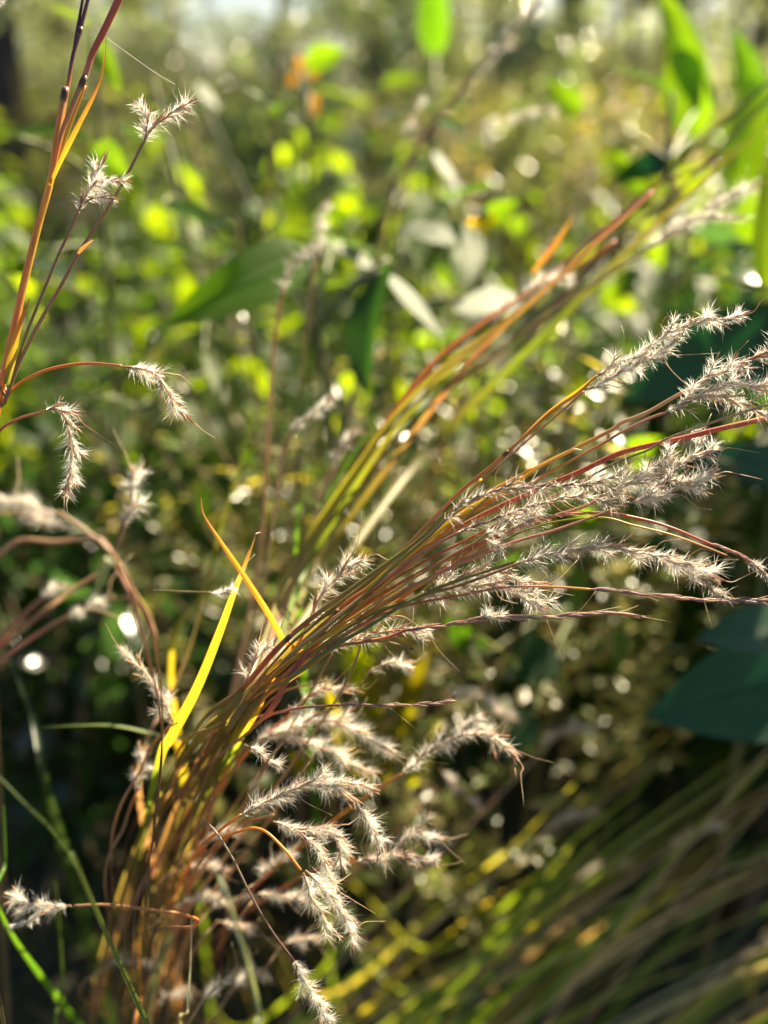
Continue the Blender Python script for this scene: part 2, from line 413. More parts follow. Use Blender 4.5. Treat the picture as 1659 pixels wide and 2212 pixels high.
# ================================================================== SETTING
def ground():
    g = MB(); n = 60
    X = np.linspace(-30, 30, n); Y = np.linspace(-6, 54, n)
    for y in Y:
        for x in X:
            g.v.append((x, y, .02 * math.sin(x * 1.3) * math.cos(y * 1.1) - .02)); g.uv.append((x, y)); g.c.append((1, 1, 1))
    g.f = [(j * n + i, j * n + i + 1, (j + 1) * n + i + 1, (j + 1) * n + i) for j in range(n - 1) for i in range(n - 1)]
    o = g.build('ground', M['soil']); o['kind'] = 'structure'
    f = MB(); f.v = [(-400, -300, -.08), (400, -300, -.08), (400, 500, -.08), (-400, 500, -.08)]; f.f = [(0, 1, 2, 3)]; f.uv = [(0, 0)] * 4; f.c = [(1, 1, 1)] * 4
    o = f.build('terrain', M['soil']); o['kind'] = 'structure'
ground()

def inview(Y, pad=1.15):
    return Y * math.tan(R(24.3)) * pad + .12
# short grass and ground cover
g = MB()
for i in range(9000):
    Y = .25 + (random.random() ** .8) * 7; X = rnd(-1, 1) * inview(Y, 1.3)
    h = rnd(.06, .22); b = Vector((X, Y, -.01)); d = Vector((rnd(-.5, .7), rnd(-.5, .5), 1)).normalized()
    pth = [b, b + d * h * .5, b + d * h * .85 + Vector((d.x, d.y, -.1)) * h * .35]
    c = random.choice([(.05, .10, .02), (.09, .14, .025), (.16, .15, .05), (.24, .18, .09)])
    g.ribbon(pth, lambda k: .005 * (1 - k) + .0008, cols=[c], across=2)
o = g.build('ground_cover', M['blade']); o['kind'] = 'stuff'; o['label'] = 'short grass and litter under the tall plants'
# ------------------------------------------------------------------ broad leaved plants
LG = [(.060, .115, .018), (.045, .10, .02), (.075, .125, .016), (.055, .10, .03)]
def leafy(h, nl, L, W, seed, lean=.1, name='leafy_plant', label='', group=None, upright=.4, mat='leaf', big=1, cols=LG, z0=.12):
    random.seed(seed)
    t = thing(name, label, 'plant', (0, 0, 0), group)
    a0 = rnd(0, 6.28)
    top = Vector((math.cos(a0) * lean * h, math.sin(a0) * lean * h, h))
    path = smooth([Vector((0, 0, -.02)), top * .5 + Vector((rnd(-.02, .02), rnd(-.02, .02), 0)), top], 8); S = arclen(path)
    s = MB(); s.tube(path, lambda k: .0035 * (1 - .6 * k) * big, 6, [(.16, .10, .05), (.12, .14, .04)]); 
    f = MB()
    for i in range(nl):
        q = z0 + (1 - z0) * (i + rnd(0, .5)) / nl
        p, d = at_len(path, S, q * S[-1])
        a = i * 2.4 + rnd(-.4, .4); out = Vector((math.cos(a), math.sin(a), upright + rnd(-.5, .35))).normalized()
        sz = (1.15 - .55 * q) * rnd(.75, 1.15)
        pet = p + out * .012
        s.tube([p, pet], .0012, 4, [(.12, .14, .04)])
        c = random.choice(cols); k = rnd(.8, 1.25)
        f.leaf(pet, out, Vector((0, 0, 1)) + rvec() * .25, L * sz, W * sz, droop=rnd(.3, 1.3), fold=rnd(.1, .45), col=tuple(v * k for v in c), nl=7, na=4, ripple=.04)
    s.build('stem', M['wood_stem'], t); f.build('foliage', M[mat], t)
    return t
def fine(h, nl, L, W, seed, name='wildflower', label='', group=None, cols=LG, tips=None, mat='small', br=5):
    random.seed(seed)
    t = thing(name, label, 'plant', (0, 0, 0), group)
    s = MB(); f = MB(); fw = MB()
    main = smooth([Vector((0, 0, -.02)), Vector((rnd(-.04, .04), rnd(-.04, .04), h * .5)), Vector((rnd(-.1, .1), rnd(-.1, .1), h))], 8)
    S = arclen(main); s.tube(main, lambda k: .002 * (1 - .6 * k), 5, [(.20, .10, .05), (.14, .14, .05)])
    br_ = [(main, S, .15)]
    for k in range(br):
        q = rnd(.3, .85); p, d = at_len(main, S, q * S[-1]); a = rnd(0, 6.28)
        e = p + Vector((math.cos(a) * .5, math.sin(a) * .5, .8)) * h * rnd(.2, .4)
        bp = smooth([p, p.lerp(e, .5) + Vector((math.cos(a), math.sin(a), 0)) * .015, e], 6); s.tube(bp, .0011, 4, [(.18, .12, .05)])
        br_.append((bp, arclen(bp), .05))
    for i in range(nl):
        bp, bs, z = random.choice(br_); p, d = at_len(bp, bs, rnd(z, 1) * bs[-1]); a = rnd(0, 6.28)
        out = Vector((math.cos(a), math.sin(a), rnd(-.2, .9))).normalized(); c = random.choice(cols); k = rnd(.7, 1.3)
        f.leaf(p, out, Vector((0, 0, 1)) + rvec() * .5, L * rnd(.6, 1.2), W * rnd(.7, 1.2), droop=rnd(0, .7), fold=.2, col=tuple(v * k for v in c), nl=3, na=2)
    if tips:
        for bp, bs, z in br_:
            for k in range(26):
                p = bp[-1] + rvec() * rnd(.001, .02) - Vector((0, 0, rnd(0, .03))); fw.quad(p, rvec(), rnd(.005, .009), .005, mixc(tips, (.6, .5, .4), rnd(0, .3)))
    s.build('stem', M['wood_stem'], t); f.build('foliage', M[mat], t)
    if tips: fw.build('blossom', M['petal'], t)
    return t

protoL = []
GL = 'broad leaved plants growing behind the grass'
labs = ['green leafy plant with pointed oval leaves, out of focus behind the grass stalks'] 
for i in range(7):
    t = leafy([.55, .7, .8, .62, .5, .74, .66][i], [22, 26, 30, 24, 18, 28, 24][i], [.12, .10, .13, .09, .14, .08, .11][i], [.058, .042, .062, .04, .07, .034, .052][i], 100 + i,
              label=labs[0], group=GL)
    protoL.append(t)
protoF = []
GF = 'fine leaved wildflowers growing behind the grass'
for i in range(5):
    tips = [None, None, (.42, .36, .30), (.5, .45, .38), None][i]
    t = fine([.6, .5, .7, .62, .45][i], [150, 170, 120, 130, 190][i], [.022, .016, .026, .02, .014][i], [.008, .007, .006, .008, .007][i], 200 + i,
             label='thin branching wildflower with many tiny leaves, blurred behind the grass', group=GF)
    protoF.append(t)
random.seed(11)
used = {}
def place(proto, X, Y, s=1, label=None, group=None, z=-.01):
    rz = rnd(0, 6.28)
    if proto not in used:
        used[proto] = 1; proto.location = (X, Y, z); proto.rotation_euler = (0, 0, rz); proto.scale = (s,) * 3
        if label: proto['label'] = label
        if group: proto['group'] = group
        return proto
    return dup(proto, (X, Y, z), rz, s, label, group)
def clear(X, Y, h):     # keep the line of sight to the focused grass free
    return not (Y < .62 and abs(X) < .5)
n = 0
while n < 140:
    Y = .85 + 5.5 * random.random() ** 1.1; X = rnd(-1, 1) * inview(Y)
    place(random.choice(protoL), X, Y, rnd(.75, 1.12)); n += 1
n = 0
while n < 70:
    Y = .75 + 4.2 * random.random() ** 1.3; X = rnd(-1, 1) * inview(Y)
    place(random.choice(protoF), X, Y, rnd(.8, 1.25)); n += 1

# ------------------------------------------------------------------ far meadow and trees
random.seed(5)
m = MB()
for i in range(16000):
    Y = rnd(4.2, 15); X = rnd(-1, 1) * inview(Y, 1.3); z = random.random() ** .8 * (.75 + .02 * Y)
    c = random.choice([(.16, .23, .07), (.2, .27, .08), (.05, .09, .03), (.3, .26, .18), (.24, .29, .12)])
    m.quad(Vector((X, Y, z)), (Vector((0, 0, 1)) + rvec()).normalized(), rnd(.04, .10), rnd(.015, .04), c)
for i in range(3500):
    Y = rnd(4.2, 15); X = rnd(-1, 1) * inview(Y, 1.3); h = rnd(.5, 1.1)
    b = Vector((X, Y, -.02)); m.ribbon([b, b + Vector((rnd(-.05, .05), 0, h * .5)), b + Vector((rnd(-.15, .15), rnd(-.1, .1), h))], .006, cols=[(.20, .16, .09)], across=1)
o = m.build('meadow_growth', M['small']); o['kind'] = 'stuff'; o['label'] = 'distant mass of meadow herbs and grasses'
def tree(seed, H, crown0, rad, nleaf, tone, label, group=None):
    random.seed(seed)
    t = thing('tree', label, 'tree', (0, 0, 0), group)
    tr = MB(); trunk = smooth([Vector((0, 0, -.1)), Vector((rnd(-.15, .15), 0, H * .4)), Vector((rnd(-.3, .3), 0, H * .9))], 8)
    S = arclen(trunk); tr.tube(trunk, lambda k: .13 * (1 - .8 * k), 8, [(.06, .05, .045), (.09, .075, .06)])
    cr = MB(); cl = []
    for k in range(26):
        q = rnd(crown0 / H, .98); p, d = at_len(trunk, S, q * S[-1]); a = rnd(0, 6.28)
        l = rad * (1.1 - .6 * q) * rnd(.5, 1.1)
        e = p + Vector((math.cos(a) * l, math.sin(a) * l, rnd(.0, .5) * l)); bp = smooth([p, p.lerp(e, .5) + Vector((0, 0, .1)), e], 5)
        tr.tube(bp, lambda u: .03 * (1 - .8 * u), 5, [(.07, .06, .05)]); bs = arclen(bp)
        for j in range(4): cl.append((at_len(bp, bs, rnd(.35, 1) * bs[-1])[0] + rvec() * .15, rnd(.22, .5)))
    for k in range(nleaf):
        c, r = random.choice(cl); v = rvec() * r * random.random() ** .4
        k2 = rnd(.7, 1.3); cr.quad(c + v, (rvec() + Vector((0, 0, .6))).normalized(), rnd(.06, .11), rnd(.03, .06), tuple(x * k2 for x in tone))
    tr.build('trunk', M['bark'], t); cr.build('crown', M['crown'], t)
    return t
GT = 'trees along the far edge of the meadow'
T = [tree(300, 6, .5, 2.2, 9000, (.17, .2, .12), 'grey green tree at the far edge, blurred into light spots', GT),
     tree(301, 5, .35, 1.9, 9000, (.2, .22, .12), 'grey green tree at the far edge, blurred into light spots', GT),
     tree(302, 7, .9, 2.6, 9000, (.16, .19, .12), 'grey green tree at the far edge, blurred into light spots', GT)]
random.seed(21)
for row, (Y0, n_, sp) in enumerate([(10.5, 9, 1.35), (14.5, 11, 1.7), (20, 11, 2.4)]):
    for k in range(n_):
        X = (k - (n_ - 1) / 2) * sp + rnd(-.5, .5); 
        if -.30 < X / Y0 < -.14 and row < 2: continue
        place(random.choice(T), X, Y0 + rnd(-1, 1), rnd(.8, 1.15))

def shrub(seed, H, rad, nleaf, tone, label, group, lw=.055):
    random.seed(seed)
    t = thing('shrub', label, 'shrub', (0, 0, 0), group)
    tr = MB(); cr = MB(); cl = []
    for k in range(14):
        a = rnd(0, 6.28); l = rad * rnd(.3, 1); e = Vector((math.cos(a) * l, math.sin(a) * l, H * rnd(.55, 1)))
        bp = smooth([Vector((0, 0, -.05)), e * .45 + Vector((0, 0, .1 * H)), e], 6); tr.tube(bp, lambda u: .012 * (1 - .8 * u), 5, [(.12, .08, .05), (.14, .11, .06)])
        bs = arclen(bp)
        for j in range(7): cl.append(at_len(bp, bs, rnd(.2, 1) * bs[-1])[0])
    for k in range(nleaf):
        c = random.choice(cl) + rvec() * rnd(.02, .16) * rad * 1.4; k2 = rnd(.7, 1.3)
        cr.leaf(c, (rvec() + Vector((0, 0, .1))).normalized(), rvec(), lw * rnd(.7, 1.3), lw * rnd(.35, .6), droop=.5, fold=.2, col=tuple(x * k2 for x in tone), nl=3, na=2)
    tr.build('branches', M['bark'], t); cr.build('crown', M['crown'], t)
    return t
GS = 'shrubs at the far side of the meadow'
SH = [shrub(400, 1.5, .7, 1500, (.2, .24, .12), 'rounded green shrub blurred in the distance behind the meadow plants', GS),
      shrub(401, 1.9, .8, 1700, (.23, .25, .15), 'rounded green shrub blurred in the distance behind the meadow plants', GS),
      shrub(402, 1.2, .6, 1300, (.18, .22, .11), 'rounded green shrub blurred in the distance behind the meadow plants', GS)]
random.seed(9)
for k in range(17):
    Y = rnd(4.5, 9.5); place(random.choice(SH), rnd(-1, 1) * inview(Y, 1.1), Y, rnd(.7, 1.15))
b0 = shrub(410, .66, .22, 520, (.035, .075, .025), 'dark leafy bush added for shade behind the lower right grass', 'dark bushes added to shade the lower right grass', .06)
b0.location = (.70, 1.3, 0)  # added to block the sun over the lower right grass
for X, Y, s_ in [(.60, 1.05, 1.1), (.80, .95, 1.1), (.45, 1.2, 1.0), (-.38, .78, .75), (-.52, .95, .8), (-.30, 1.05, .7), (-.12, .85, .6), (.06, .9, .65)]: dup(b0, (X, Y, 0), rnd(0, 6), s_)  # more of the added bushes; the left ones darken sunlit ground

b1 = shrub(411, 1.08, .13, 420, (.03, .07, .025), 'tall narrow dark bush added out of view past the right edge to shade the teal leaves', None, .07)
b1.location = (.41, .72, 0); b1['category'] = 'added shade bush'  # sun blocker added outside the frame to shade the right-edge leaves
BL = leafy(.78, 26, .13, .065, 500, label='leafy plant with large glowing yellow green leaves, blurred in the middle distance', group='plants with large glowing leaves in the middle distance', upright=-.1, cols=[(.12, .19, .01), (.10, .17, .012), (.04, .09, .015)])
BM = leafy(.68, 22, .11, .06, 501, label='leafy plant with large glowing yellow green leaves, blurred in the middle distance', group='plants with large glowing leaves in the middle distance', upright=-.2, cols=[(.13, .19, .01), (.08, .15, .012), (.03, .07, .015)])
random.seed(31)
for k in range(80):
    Y = .92 + 1.9 * random.random() ** 1.3; place(random.choice([BL, BM]), rnd(-1, 1) * inview(Y), Y, rnd(.8, 1.1))

tk = dup(T[2], (-1.95, 4.9, 0), 1.0, .9, 'dark trunked tree nearest the camera at the top left corner'); del tk['group']
DR = fine(.95, 150, .03, .010, 800, name='dry_wildflower', label='dry brown branching stalk blurred behind the upper right leaves', group='dry brown stalks in the meadow at the upper right', cols=[(.13, .12, .115), (.11, .095, .10), (.18, .15, .13)], br=9)
random.seed(41); DR.location = (.5, 2.0, 0)
for k in range(16): dup(DR, (rnd(.15, 1.2), rnd(1.7, 3.4), 0), rnd(0, 6), rnd(.85, 1.1))

# ================================================================== MIDDLE DISTANCE, PLACED
# big individual leaves carried by their own plants
def big_leaf_plant(label, rootXY, leaves, group=None, height=None, name='broad_leaf_plant'):
    """leaves: (x0,y0,d0, x1,y1,d1, width_px_at_depth, up-hint, colour)"""
    org = Vector((rootXY[0], rootXY[1], -.01))
    t = thing(name, label, 'plant', org, group)
    s = MB()
    tops = [P(*l[:3]) for l in leaves]; topz = max(tops, key=lambda v: v.z)
    main = smooth([org, Vector((lerp(org.x, topz.x, .4), lerp(org.y, topz.y, .5), topz.z * .55)), topz], 8)
    s.tube(main, lambda k: .004 * (1 - .5 * k), 6, [(.16, .11, .05), (.13, .15, .05)])
    for l, b in zip(leaves, tops):
        if b != topz:
            j = min(main, key=lambda v: (v - b).length + max(0, v.z - b.z) * 3)
            s.tube(smooth([j, j.lerp(b, .5) + Vector((0, 0, .005)), b], 4), .0015, 5, [(.13, .15, .05)])
    shift(s, org).build('stem', M['wood_stem'], t)
    for l, b in zip(leaves, tops):
        e = P(*l[3:6]); f = MB(); d = e - b; d0_ = d.length; W = l[6] * (l[2] + l[5]) / 2 / FPX
        glare = l[7] == 'glare'; up = (to_sun + (cam.location - b).normalized()).normalized() if glare else Vector(l[7]); c = l[8] if len(l) > 8 else LG[0]
        if glare: d = (d - up * d.dot(up)) * 1.15
        f.leaf(b, d + Vector((0, 0, 0 if glare else .12)) * d.length, up, d.length * 1.03, W, droop=.04 if glare else .22, fold=.06 if glare else .22, col=c, nl=14, na=8, shape=.72, ripple=.02)
        shift(f, org).build('leaf', M['waxyleaf' if glare else 'shadeleaf' if c is G_SHADE else 'bigleaf'], t)
    return t
G1 = (.07, .15, .015); G2 = (.03, .075, .03); G3 = (.10, .17, .015); G_SHADE = (.03, .10, .042)  # last tone stands in for shade on the right-hand leaves
big_leaf_plant('broad leaved plant with a long half lit leaf and a dark leaf behind the centre', (.0, .62), [
    (665, 545, .50, 400, 728, .45, 125, (-.3, -1, 0), (.095, .19, .014)), (825, 585, .52, 760, 850, .46, 150, (-.5, -1, -.1), (.02, .06, .02)),
    (840, 560, .54, 600, 500, .60, 60, (0, .2, 1), G3), (835, 590, .52, 985, 655, .50, 62, 'glare', (.12, .17, .07)), (1120, 640, .56, 975, 720, .54, 85, 'glare', (.12, .17, .07)),
    (720, 522, .6, 840, 530, .6, 66, 'glare', (.14, .18, .08))])
big_leaf_plant('tall plant with bright translucent leaves at the top right corner', (.30, .80), [
    (1510, 230, .82, 1425, -30, .78, 90, (.3, -1, .2), G3), (1500, 300, .82, 1455, 70, .8, 105, (-.1, -1, .2), G3), (1640, 300, .84, 1590, 60, .82, 80, (.2, -1, .2), G1),
    (1580, 420, .8, 1650, 170, .8, 110, (.2, -1, .3), G3), (1450, 200, .66, 1330, 150, .66, 60, (0, 0, 1), G2), (1600, 520, .7, 1690, 380, .68, 90, (0, -1, .4), G3), (1380, 420, .8, 1320, 330, .8, 60, (0, -1, .4), G3), (1450, 340, .8, 1330, 400, .8, 60, (0, -1, .4), G_SHADE), (1250, 250, .85, 1180, 180, .85, 60, (0, -1, .4), G3),(1645, 620, .5, 1665, 350, .5, 60, (0, -1, .4), (.09,.14,.015))])
big_leaf_plant('tall plant whose one bright leaf points up at the top centre', (.06, .85), [
    (940, 120, 1.1, 930, -80, 1.05, 70, (0, -1, .2), G1), (930, 260, .68, 1000, 300, .62, 60, (0, 0, 1), G1), (940, 230, .68, 840, 260, .66, 50, (0, .1, 1), G2)])
big_leaf_plant('leafy plant with glowing yellow green leaves behind the right of centre', (.10, .80), [
    (930, 420, .66, 915, 600, .62, 95, (0, -1, .2), G3), (1000, 480, .62, 1010, 640, .58, 90, (.2, -1, .2), G3), (960, 430, .64, 1090, 400, .62, 70, (0, 0, 1), G1),
    (935, 325, .75, 1010, 375, .73, 42, 'glare', (.12, .17, .07)), (1350, 350, .85, 1420, 335, .85, 34, 'glare', (.12, .17, .07)), (420, 180, .9, 500, 195, .9, 50, 'glare', (.12, .17, .07)), (990, 520, .6, 850, 510, .58, 90, (0, -.5, 1), (.05, .11, .02)), (980, 650, .6, 1100, 720, .58, 70, (0, -.5, 1), G2)])
big_leaf_plant('plant with leaves toned dark teal for shade at the right edge', (.30, .55), [
    (1720, 700, .66, 1300, 910, .62, 180, (.1, -1, .2), G_SHADE),
    (1720, 1020, .6, 1500, 1000, .58, 90, (0, -.8, .7), G_SHADE)])
big_leaf_plant('plant with one huge smooth shade-toned leaf low at the right edge', (.36, .48), [
    (1830, 1430, .50, 1430, 1590, .47, 250, (-.15, -.8, .6), G_SHADE), (1740, 1350, .45, 1520, 1400, .43, 120, (0, -.6, .8), G_SHADE)])
big_leaf_plant('leafy plant with shaded leaves behind the left stalk', (-.26, .75), [
    (20, 290, .55, 190, 310, .52, 70, (0, -.4, 1), G3), (200, 330, .55, 265, 400, .52, 95, (0, -1, .3), G3), (60, 560, .60, 160, 620, .55, 90, (0, .3, 1), (.06, .1, .05)),
    (60, 600, .6, -60, 560, .55, 80, (0, .3, 1), (.06, .1, .05)), (200, 60, .6, 110, 20, .6, 60, (0, .3, 1), (.07, .1, .05)), (200, 80, .62, 250, 200, .6, 50, (0, -1, .2), G3)])
big_leaf_plant('leafy plant with a pale drooping leaf left of the centre', (-.08, .72), [
    (330, 530, .60, 440, 560, .56, 45, (0, -.3, 1), G3), (350, 440, .62, 500, 510, .6, 60, (0, -.3, 1), G1), (440, 760, .58, 495, 890, .56, 40, (.6, -.6, .4), (.13, .17, .06)), (300, 880, .58, 190, 850, .56, 38, (.3, 0, .9), (.13, .16, .05)),
    (280, 900, .58, 330, 960, .56, 50, (0, -.3, .6), (.16, .15, .04)), (360, 300, .66, 250, 280, .64, 50, (0, 0, 1), G2), (700, 620, .58, 840, 610, .55, 45, (0, 0, 1), G3)])

big_leaf_plant('small plant with clear yellow strap leaves glowing behind the bundle', (.03, .70), [
    (760, 1640, .58, 690, 1470, .56, 42, (0, -1, .2), (.17, .14, .01)), (800, 1620, .58, 810, 1430, .56, 45, (.2, -1, .2), (.17, .14, .01)), (840, 1640, .58, 940, 1420, .56, 45, (.3, -1, .2), (.17, .14, .01)),
    (860, 1560, .58, 905, 1400, .56, 34, (0, -1, .2), (.17, .14, .01)), (700, 1700, .58, 620, 1640, .56, 50, (0, -1, .4), (.17, .14, .01)), (800, 1700, .58, 850, 1610, .56, 60, (0, -1, .3), (.17, .14, .01)),
    (790, 1730, .58, 700, 1560, .46, 45, (0, -1, .3), (.17, .14, .01)), (880, 1700, .58, 960, 1560, .56, 40, (0, -1, .3), (.30, .28, .015)), (780, 1500, .58, 740, 1380, .56, 40, (0, -1, .3), (.32, .32, .015)), (760, 1450, .58, 850, 1340, .56, 50, (0, -1, .3), (.25, .28, .015))])
big_leaf_plant('plant with small scattered lime leaves in the gap under the right heads', (.14, .72), [
    (1340, 1350, .58, 1335, 1460, .56, 36, (0, -1, .2), G3), (1010, 1200, .58, 1000, 1300, .56, 60, (0, -1, .2), G3), (1250, 1220, .58, 1240, 1330, .56, 46, (0, -1, .2), G3), (1240, 1130, .58, 1310, 1120, .56, 60, (0, -1, .2), G3),
    (1150, 1540, .6, 1100, 1640, .58, 80, (0, -1, .3), (.02, .06, .02)), (1200, 1400, .6, 1100, 1470, .58, 110, (0, -.7, .6), (.02, .06, .02)), (1390, 1180, .6, 1480, 1210, .58, 60, (0, -.7, .5), (.02, .06, .02)),
    (1350, 990, .58, 1440, 960, .56, 70, (0, -1, .3), G3), (1480, 1090, .58, 1500, 1140, .56, 50, (0, -1, .3), G3), (1040, 1420, .6, 960, 1350, .58, 60, (0, -1, .3), (.05, .11, .02)), (1170, 1210, .58, 1080, 1240, .56, 50, (0, -1, .2), G1)])
vt = fine(.70, 330, .021, .008, 700, name='vetch_plant', label='thin plant with many small pale shiny leaves sparkling behind the upper fan', group='thin plants with small shiny leaves sparkling behind the fan', cols=[(.16, .18, .07), (.12, .16, .04), (.22, .2, .10)], br=12)
vt.location = (.03, .50, 0)
for X, Y, s_, r_ in [(.08, .54, .96, 1), (.0, .56, .97, 2), (.13, .60, .95, 3), (-.05, .58, .98, 4), (.05, .62, 1.0, 5), (.18, .66, 1.0, 2.5), (-.12, .66, .95, .5)]: dup(vt, (X, Y, 0), r_, s_)
big_leaf_plant('young plant with a yellow flower coloured bud cluster right of centre', (.10, .9), [
    (1040, 470, .66, 1040, 520, .66, 30, (0, -1, .1), (.8, .5, .01)), (1030, 470, .66, 1010, 515, .66, 26, (0, -1, .1), (.8, .5, .01)), (1050, 465, .66, 1075, 490, .66, 26, (.3, -1, .1), (.8, .5, .01)), (1045, 480, .67, 1120, 440, .66, 50, (0, -1, .4), G3)])
big_leaf_plant('spent sunflower like plant with orange brown petals near the top left', (-.08, 1.0), [
    (650, 150, .95, 640, 120, .95, 26, (0, -1, .1), (.32, .14, .02)), (650, 155, .95, 690, 165, .95, 24, (0, -1, .1), (.28, .12, .02)), (645, 160, .95, 625, 185, .95, 24, (0, -1, .1), (.24, .1, .02)), (670, 200, .95, 680, 245, .95, 30, (0, -1, .1), (.2, .09, .03)), (660, 140, .8, 740, 120, .78, 60, (0, -1, .4), G3)])

# ------------------------------------------------------------------ blurred bluestem behind
def far_stalk(label, ctrl, d0, d1, root, r=(5, 3), cols=(ORANGE,), heads=(), blades=(), group=None):
    if ctrl[0][1] > 1180 and d0 < .46: ctrl = [(330, 2250), (400, 1900), (480, 1600)] + list(ctrl)
    n = len(ctrl); c2 = [(c[0], c[1], lerp(d0, d1, i / (n - 1))) for i, c in enumerate(ctrl)]
    h2 = [([(a, b, d1) for a, b in hc], dict(scale=1.15)) for hc in heads]
    b2 = [([(a, b, lerp(d0, d1, .5)) for a, b in bc], w_, cc) for bc, w_, cc in blades]
    return stalk(label, c2, (r[0] * (d0 / FOC) * 1.05, r[1] * (d1 / FOC) * 1.05), cols, heads=h2, blades=b2, root=root, group=group)
RT2 = (-.08, .66, -.01)
GB = 'blurred grass stalks slanting up behind the main clump'
far_stalk('blurred red stalk slanting up right to a red tipped blade near the top right', [(600, 1290), (720, 1100), (880, 860), (1010, 720), (1180, 600), (1300, 500), (1410, 415)], .42, .40, RT2, (6, 5), [OLIVE, RUST, RED, PINK], group=GB,
          heads=[[(1120, 640), (1170, 610), (1230, 600)]])
far_stalk('blurred olive stalk slanting up right to a fluffy head near the right edge', [(610, 1300), (760, 1080), (900, 900), (1100, 740), (1300, 600), (1480, 490)], .43, .40, RT2, (6, 3), [RUST, YEL, OLIVE, TAN], group=GB,
          heads=[[(1480, 490), (1560, 430), (1625, 405)], [(1390, 540), (1480, 480), (1590, 470)]])
far_stalk('blurred yellow green stalk in the bundle behind the centre', [(640, 1240), (780, 1010), (860, 880), (950, 780), (1060, 700)], .41, .40, RT2, (5, 3), [GREEN, (.3, .3, .04), OLIVE], group=GB, heads=[[(1060, 700), (1130, 640), (1200, 600)]],
          blades=[([(780, 1010), (860, 890), (960, 800), (1080, 700)], 10, [YEL, OLIVE, OLIVE])])
far_stalk('blurred thin stalk crossing to an orange blade right of the centre', [(650, 1260), (800, 1000), (930, 840), (1080, 700), (1200, 610), (1330, 520)], .42, .41, RT2, (5, 3), [RED, RUST, ORANGE], group=GB,
          blades=[([(1150, 590), (1190, 540), (1240, 465)], 16, [AMBER, ORANGE, AMBER])])
far_stalk('faint blurred stalk reaching the top edge right of the centre', [(640, 1200), (740, 960), (830, 480), (900, 320), (1010, 180), (1170, 0)], .52, .58, RT2, (5, 4), [OLIVE, DULL, RUST, DULL], group=GB, heads=[[(1010, 180), (1090, 90), (1180, -20)]])
far_stalk('blurred olive stalk running to the right edge near the top', [(900, 950), (1100, 740), (1290, 560), (1450, 370), (1659, 180), (1760, 90)], .50, .52, RT2, (5, 4), [OLIVE, OLIVE, GREEN], group=GB)
far_stalk('second blurred olive stalk running to the right edge below it', [(920, 960), (1140, 730), (1340, 520), (1480, 400), (1659, 215), (1760, 130)], .50, .50, RT2, (4, 4), [OLIVE, RUST, GREEN], group=GB)
far_stalk('blurred pink stalk ending in fluff under the top right leaves', [(980, 900), (1180, 680), (1380, 430), (1500, 370), (1600, 320)], .52, .50, RT2, (4, 3), [PINK, DULL, RED], group=GB, heads=[[(1330, 560), (1420, 500), (1500, 470)]])
far_stalk('blurred upright stalk with a fluffy head left of the long leaf', [(560, 1200), (575, 1000), (590, 760), (612, 620)], .43, .40, (-.10, .62, -.01), (5, 3), [DULL, TAN, RUST], group=GB, heads=[[(605, 640), (625, 590), (655, 550)]])
far_stalk('blurred upright stalk with a small fluffy head beside the white leaf', [(600, 1150), (640, 900), (670, 640), (685, 540)], .5, .46, (-.08, .7, -.01), (4, 3), [DULL, OLIVE, TAN], group=GB, heads=[[(680, 560), (690, 510), (700, 455)]])
far_stalk('blurred stalk with a pale head beside the yellow flower bud', [(560, 1300), (590, 1120), (610, 980), (640, 925)], .42, .38, (-.09, .6, -.01), (4, 3), [DULL, TAN], group=GB, heads=[[(620, 935), (660, 905), (705, 870)]])
far_stalk('blurred stalk with a small pale head behind the green blade', [(650, 1240), (690, 1080), (720, 1010)], .42, .40, (-.06, .6, -.01), (4, 3), [DULL, TAN], group=GB, heads=[[(715, 1010), (740, 965), (760, 935)]])
far_stalk('faint blurred stalk with bead like pale heads along the upper right', [(850, 700), (900, 330), (1000, 285), (1100, 250)], .6, .6, (.02, .8, -.01), (3, 2), [DULL, TAN], group=GB, heads=[[(1030, 275), (1110, 250), (1190, 235)]])
far_stalk('faint upright stalk with single pale tuft at upper centre', [(700, 1000), (800, 650), (870, 400)], .6, .58, (.0, .8, -.01), (3, 2), [DULL, TAN], group=GB, heads=[[(870, 300), (890, 250), (905, 230)]])
# broad green upright blades left of centre
def blade_plant(label, blades, root, group=None, name='grass_shoot', cat='grass shoot', route=None, taper=0):
    org = Vector(root or (0, 0, 0)); t = None
    b = MB(); s = MB()
    t = thing(name, label, cat, org, group)
    for ctrl, w0, cols in blades:
        if route is not None:
            pts = bundle(ctrl[0], route) + [P(*c) for c in ctrl]; org.xyz = pts[0]; t.location = org
        else: pts = [org + Vector((rnd(-.01, .01), rnd(-.01, .01), 0)), org.lerp(P(*ctrl[0]), .55) + Vector((0, 0, .04))] + [P(*c) for c in ctrl]
        q0 = 1 - len(ctrl) / len(pts)
        bp = smooth(pts, 8); v = (bp[-8] - cam.location).normalized(); tt = (bp[-1] - bp[-12]).normalized()
        dm = sum(c[2] for c in ctrl) / len(ctrl)
        if route is not None:
            SS_ = arclen(bp); i0 = min(range(len(bp)), key=lambda i: (bp[i] - P(*ctrl[0])).length); cols = remap(list(cols), SS_[i0] / SS_[-1], random.choice([(.22, .14, .07), (.2, .17, .06), DULL])); q0 = SS_[i0] / SS_[-1]
        b = MB(); b.ribbon(bp, lambda k: w0 * dm / FPX * (1 - (k if route is None else max(0, (k - q0) / (1 - q0))) ** 3) * (1 if route is None and not taper else .25 + .75 * min(1, (k / max(q0 + .15 * taper, .01)) ** 3)) + .0004, side=(tt.cross(v) + v * .3).normalized(), fold=.3, cols=list(cols), twist=.3)
        shift(b, org).build('leaf_blade', M['blade'], t)
    return t
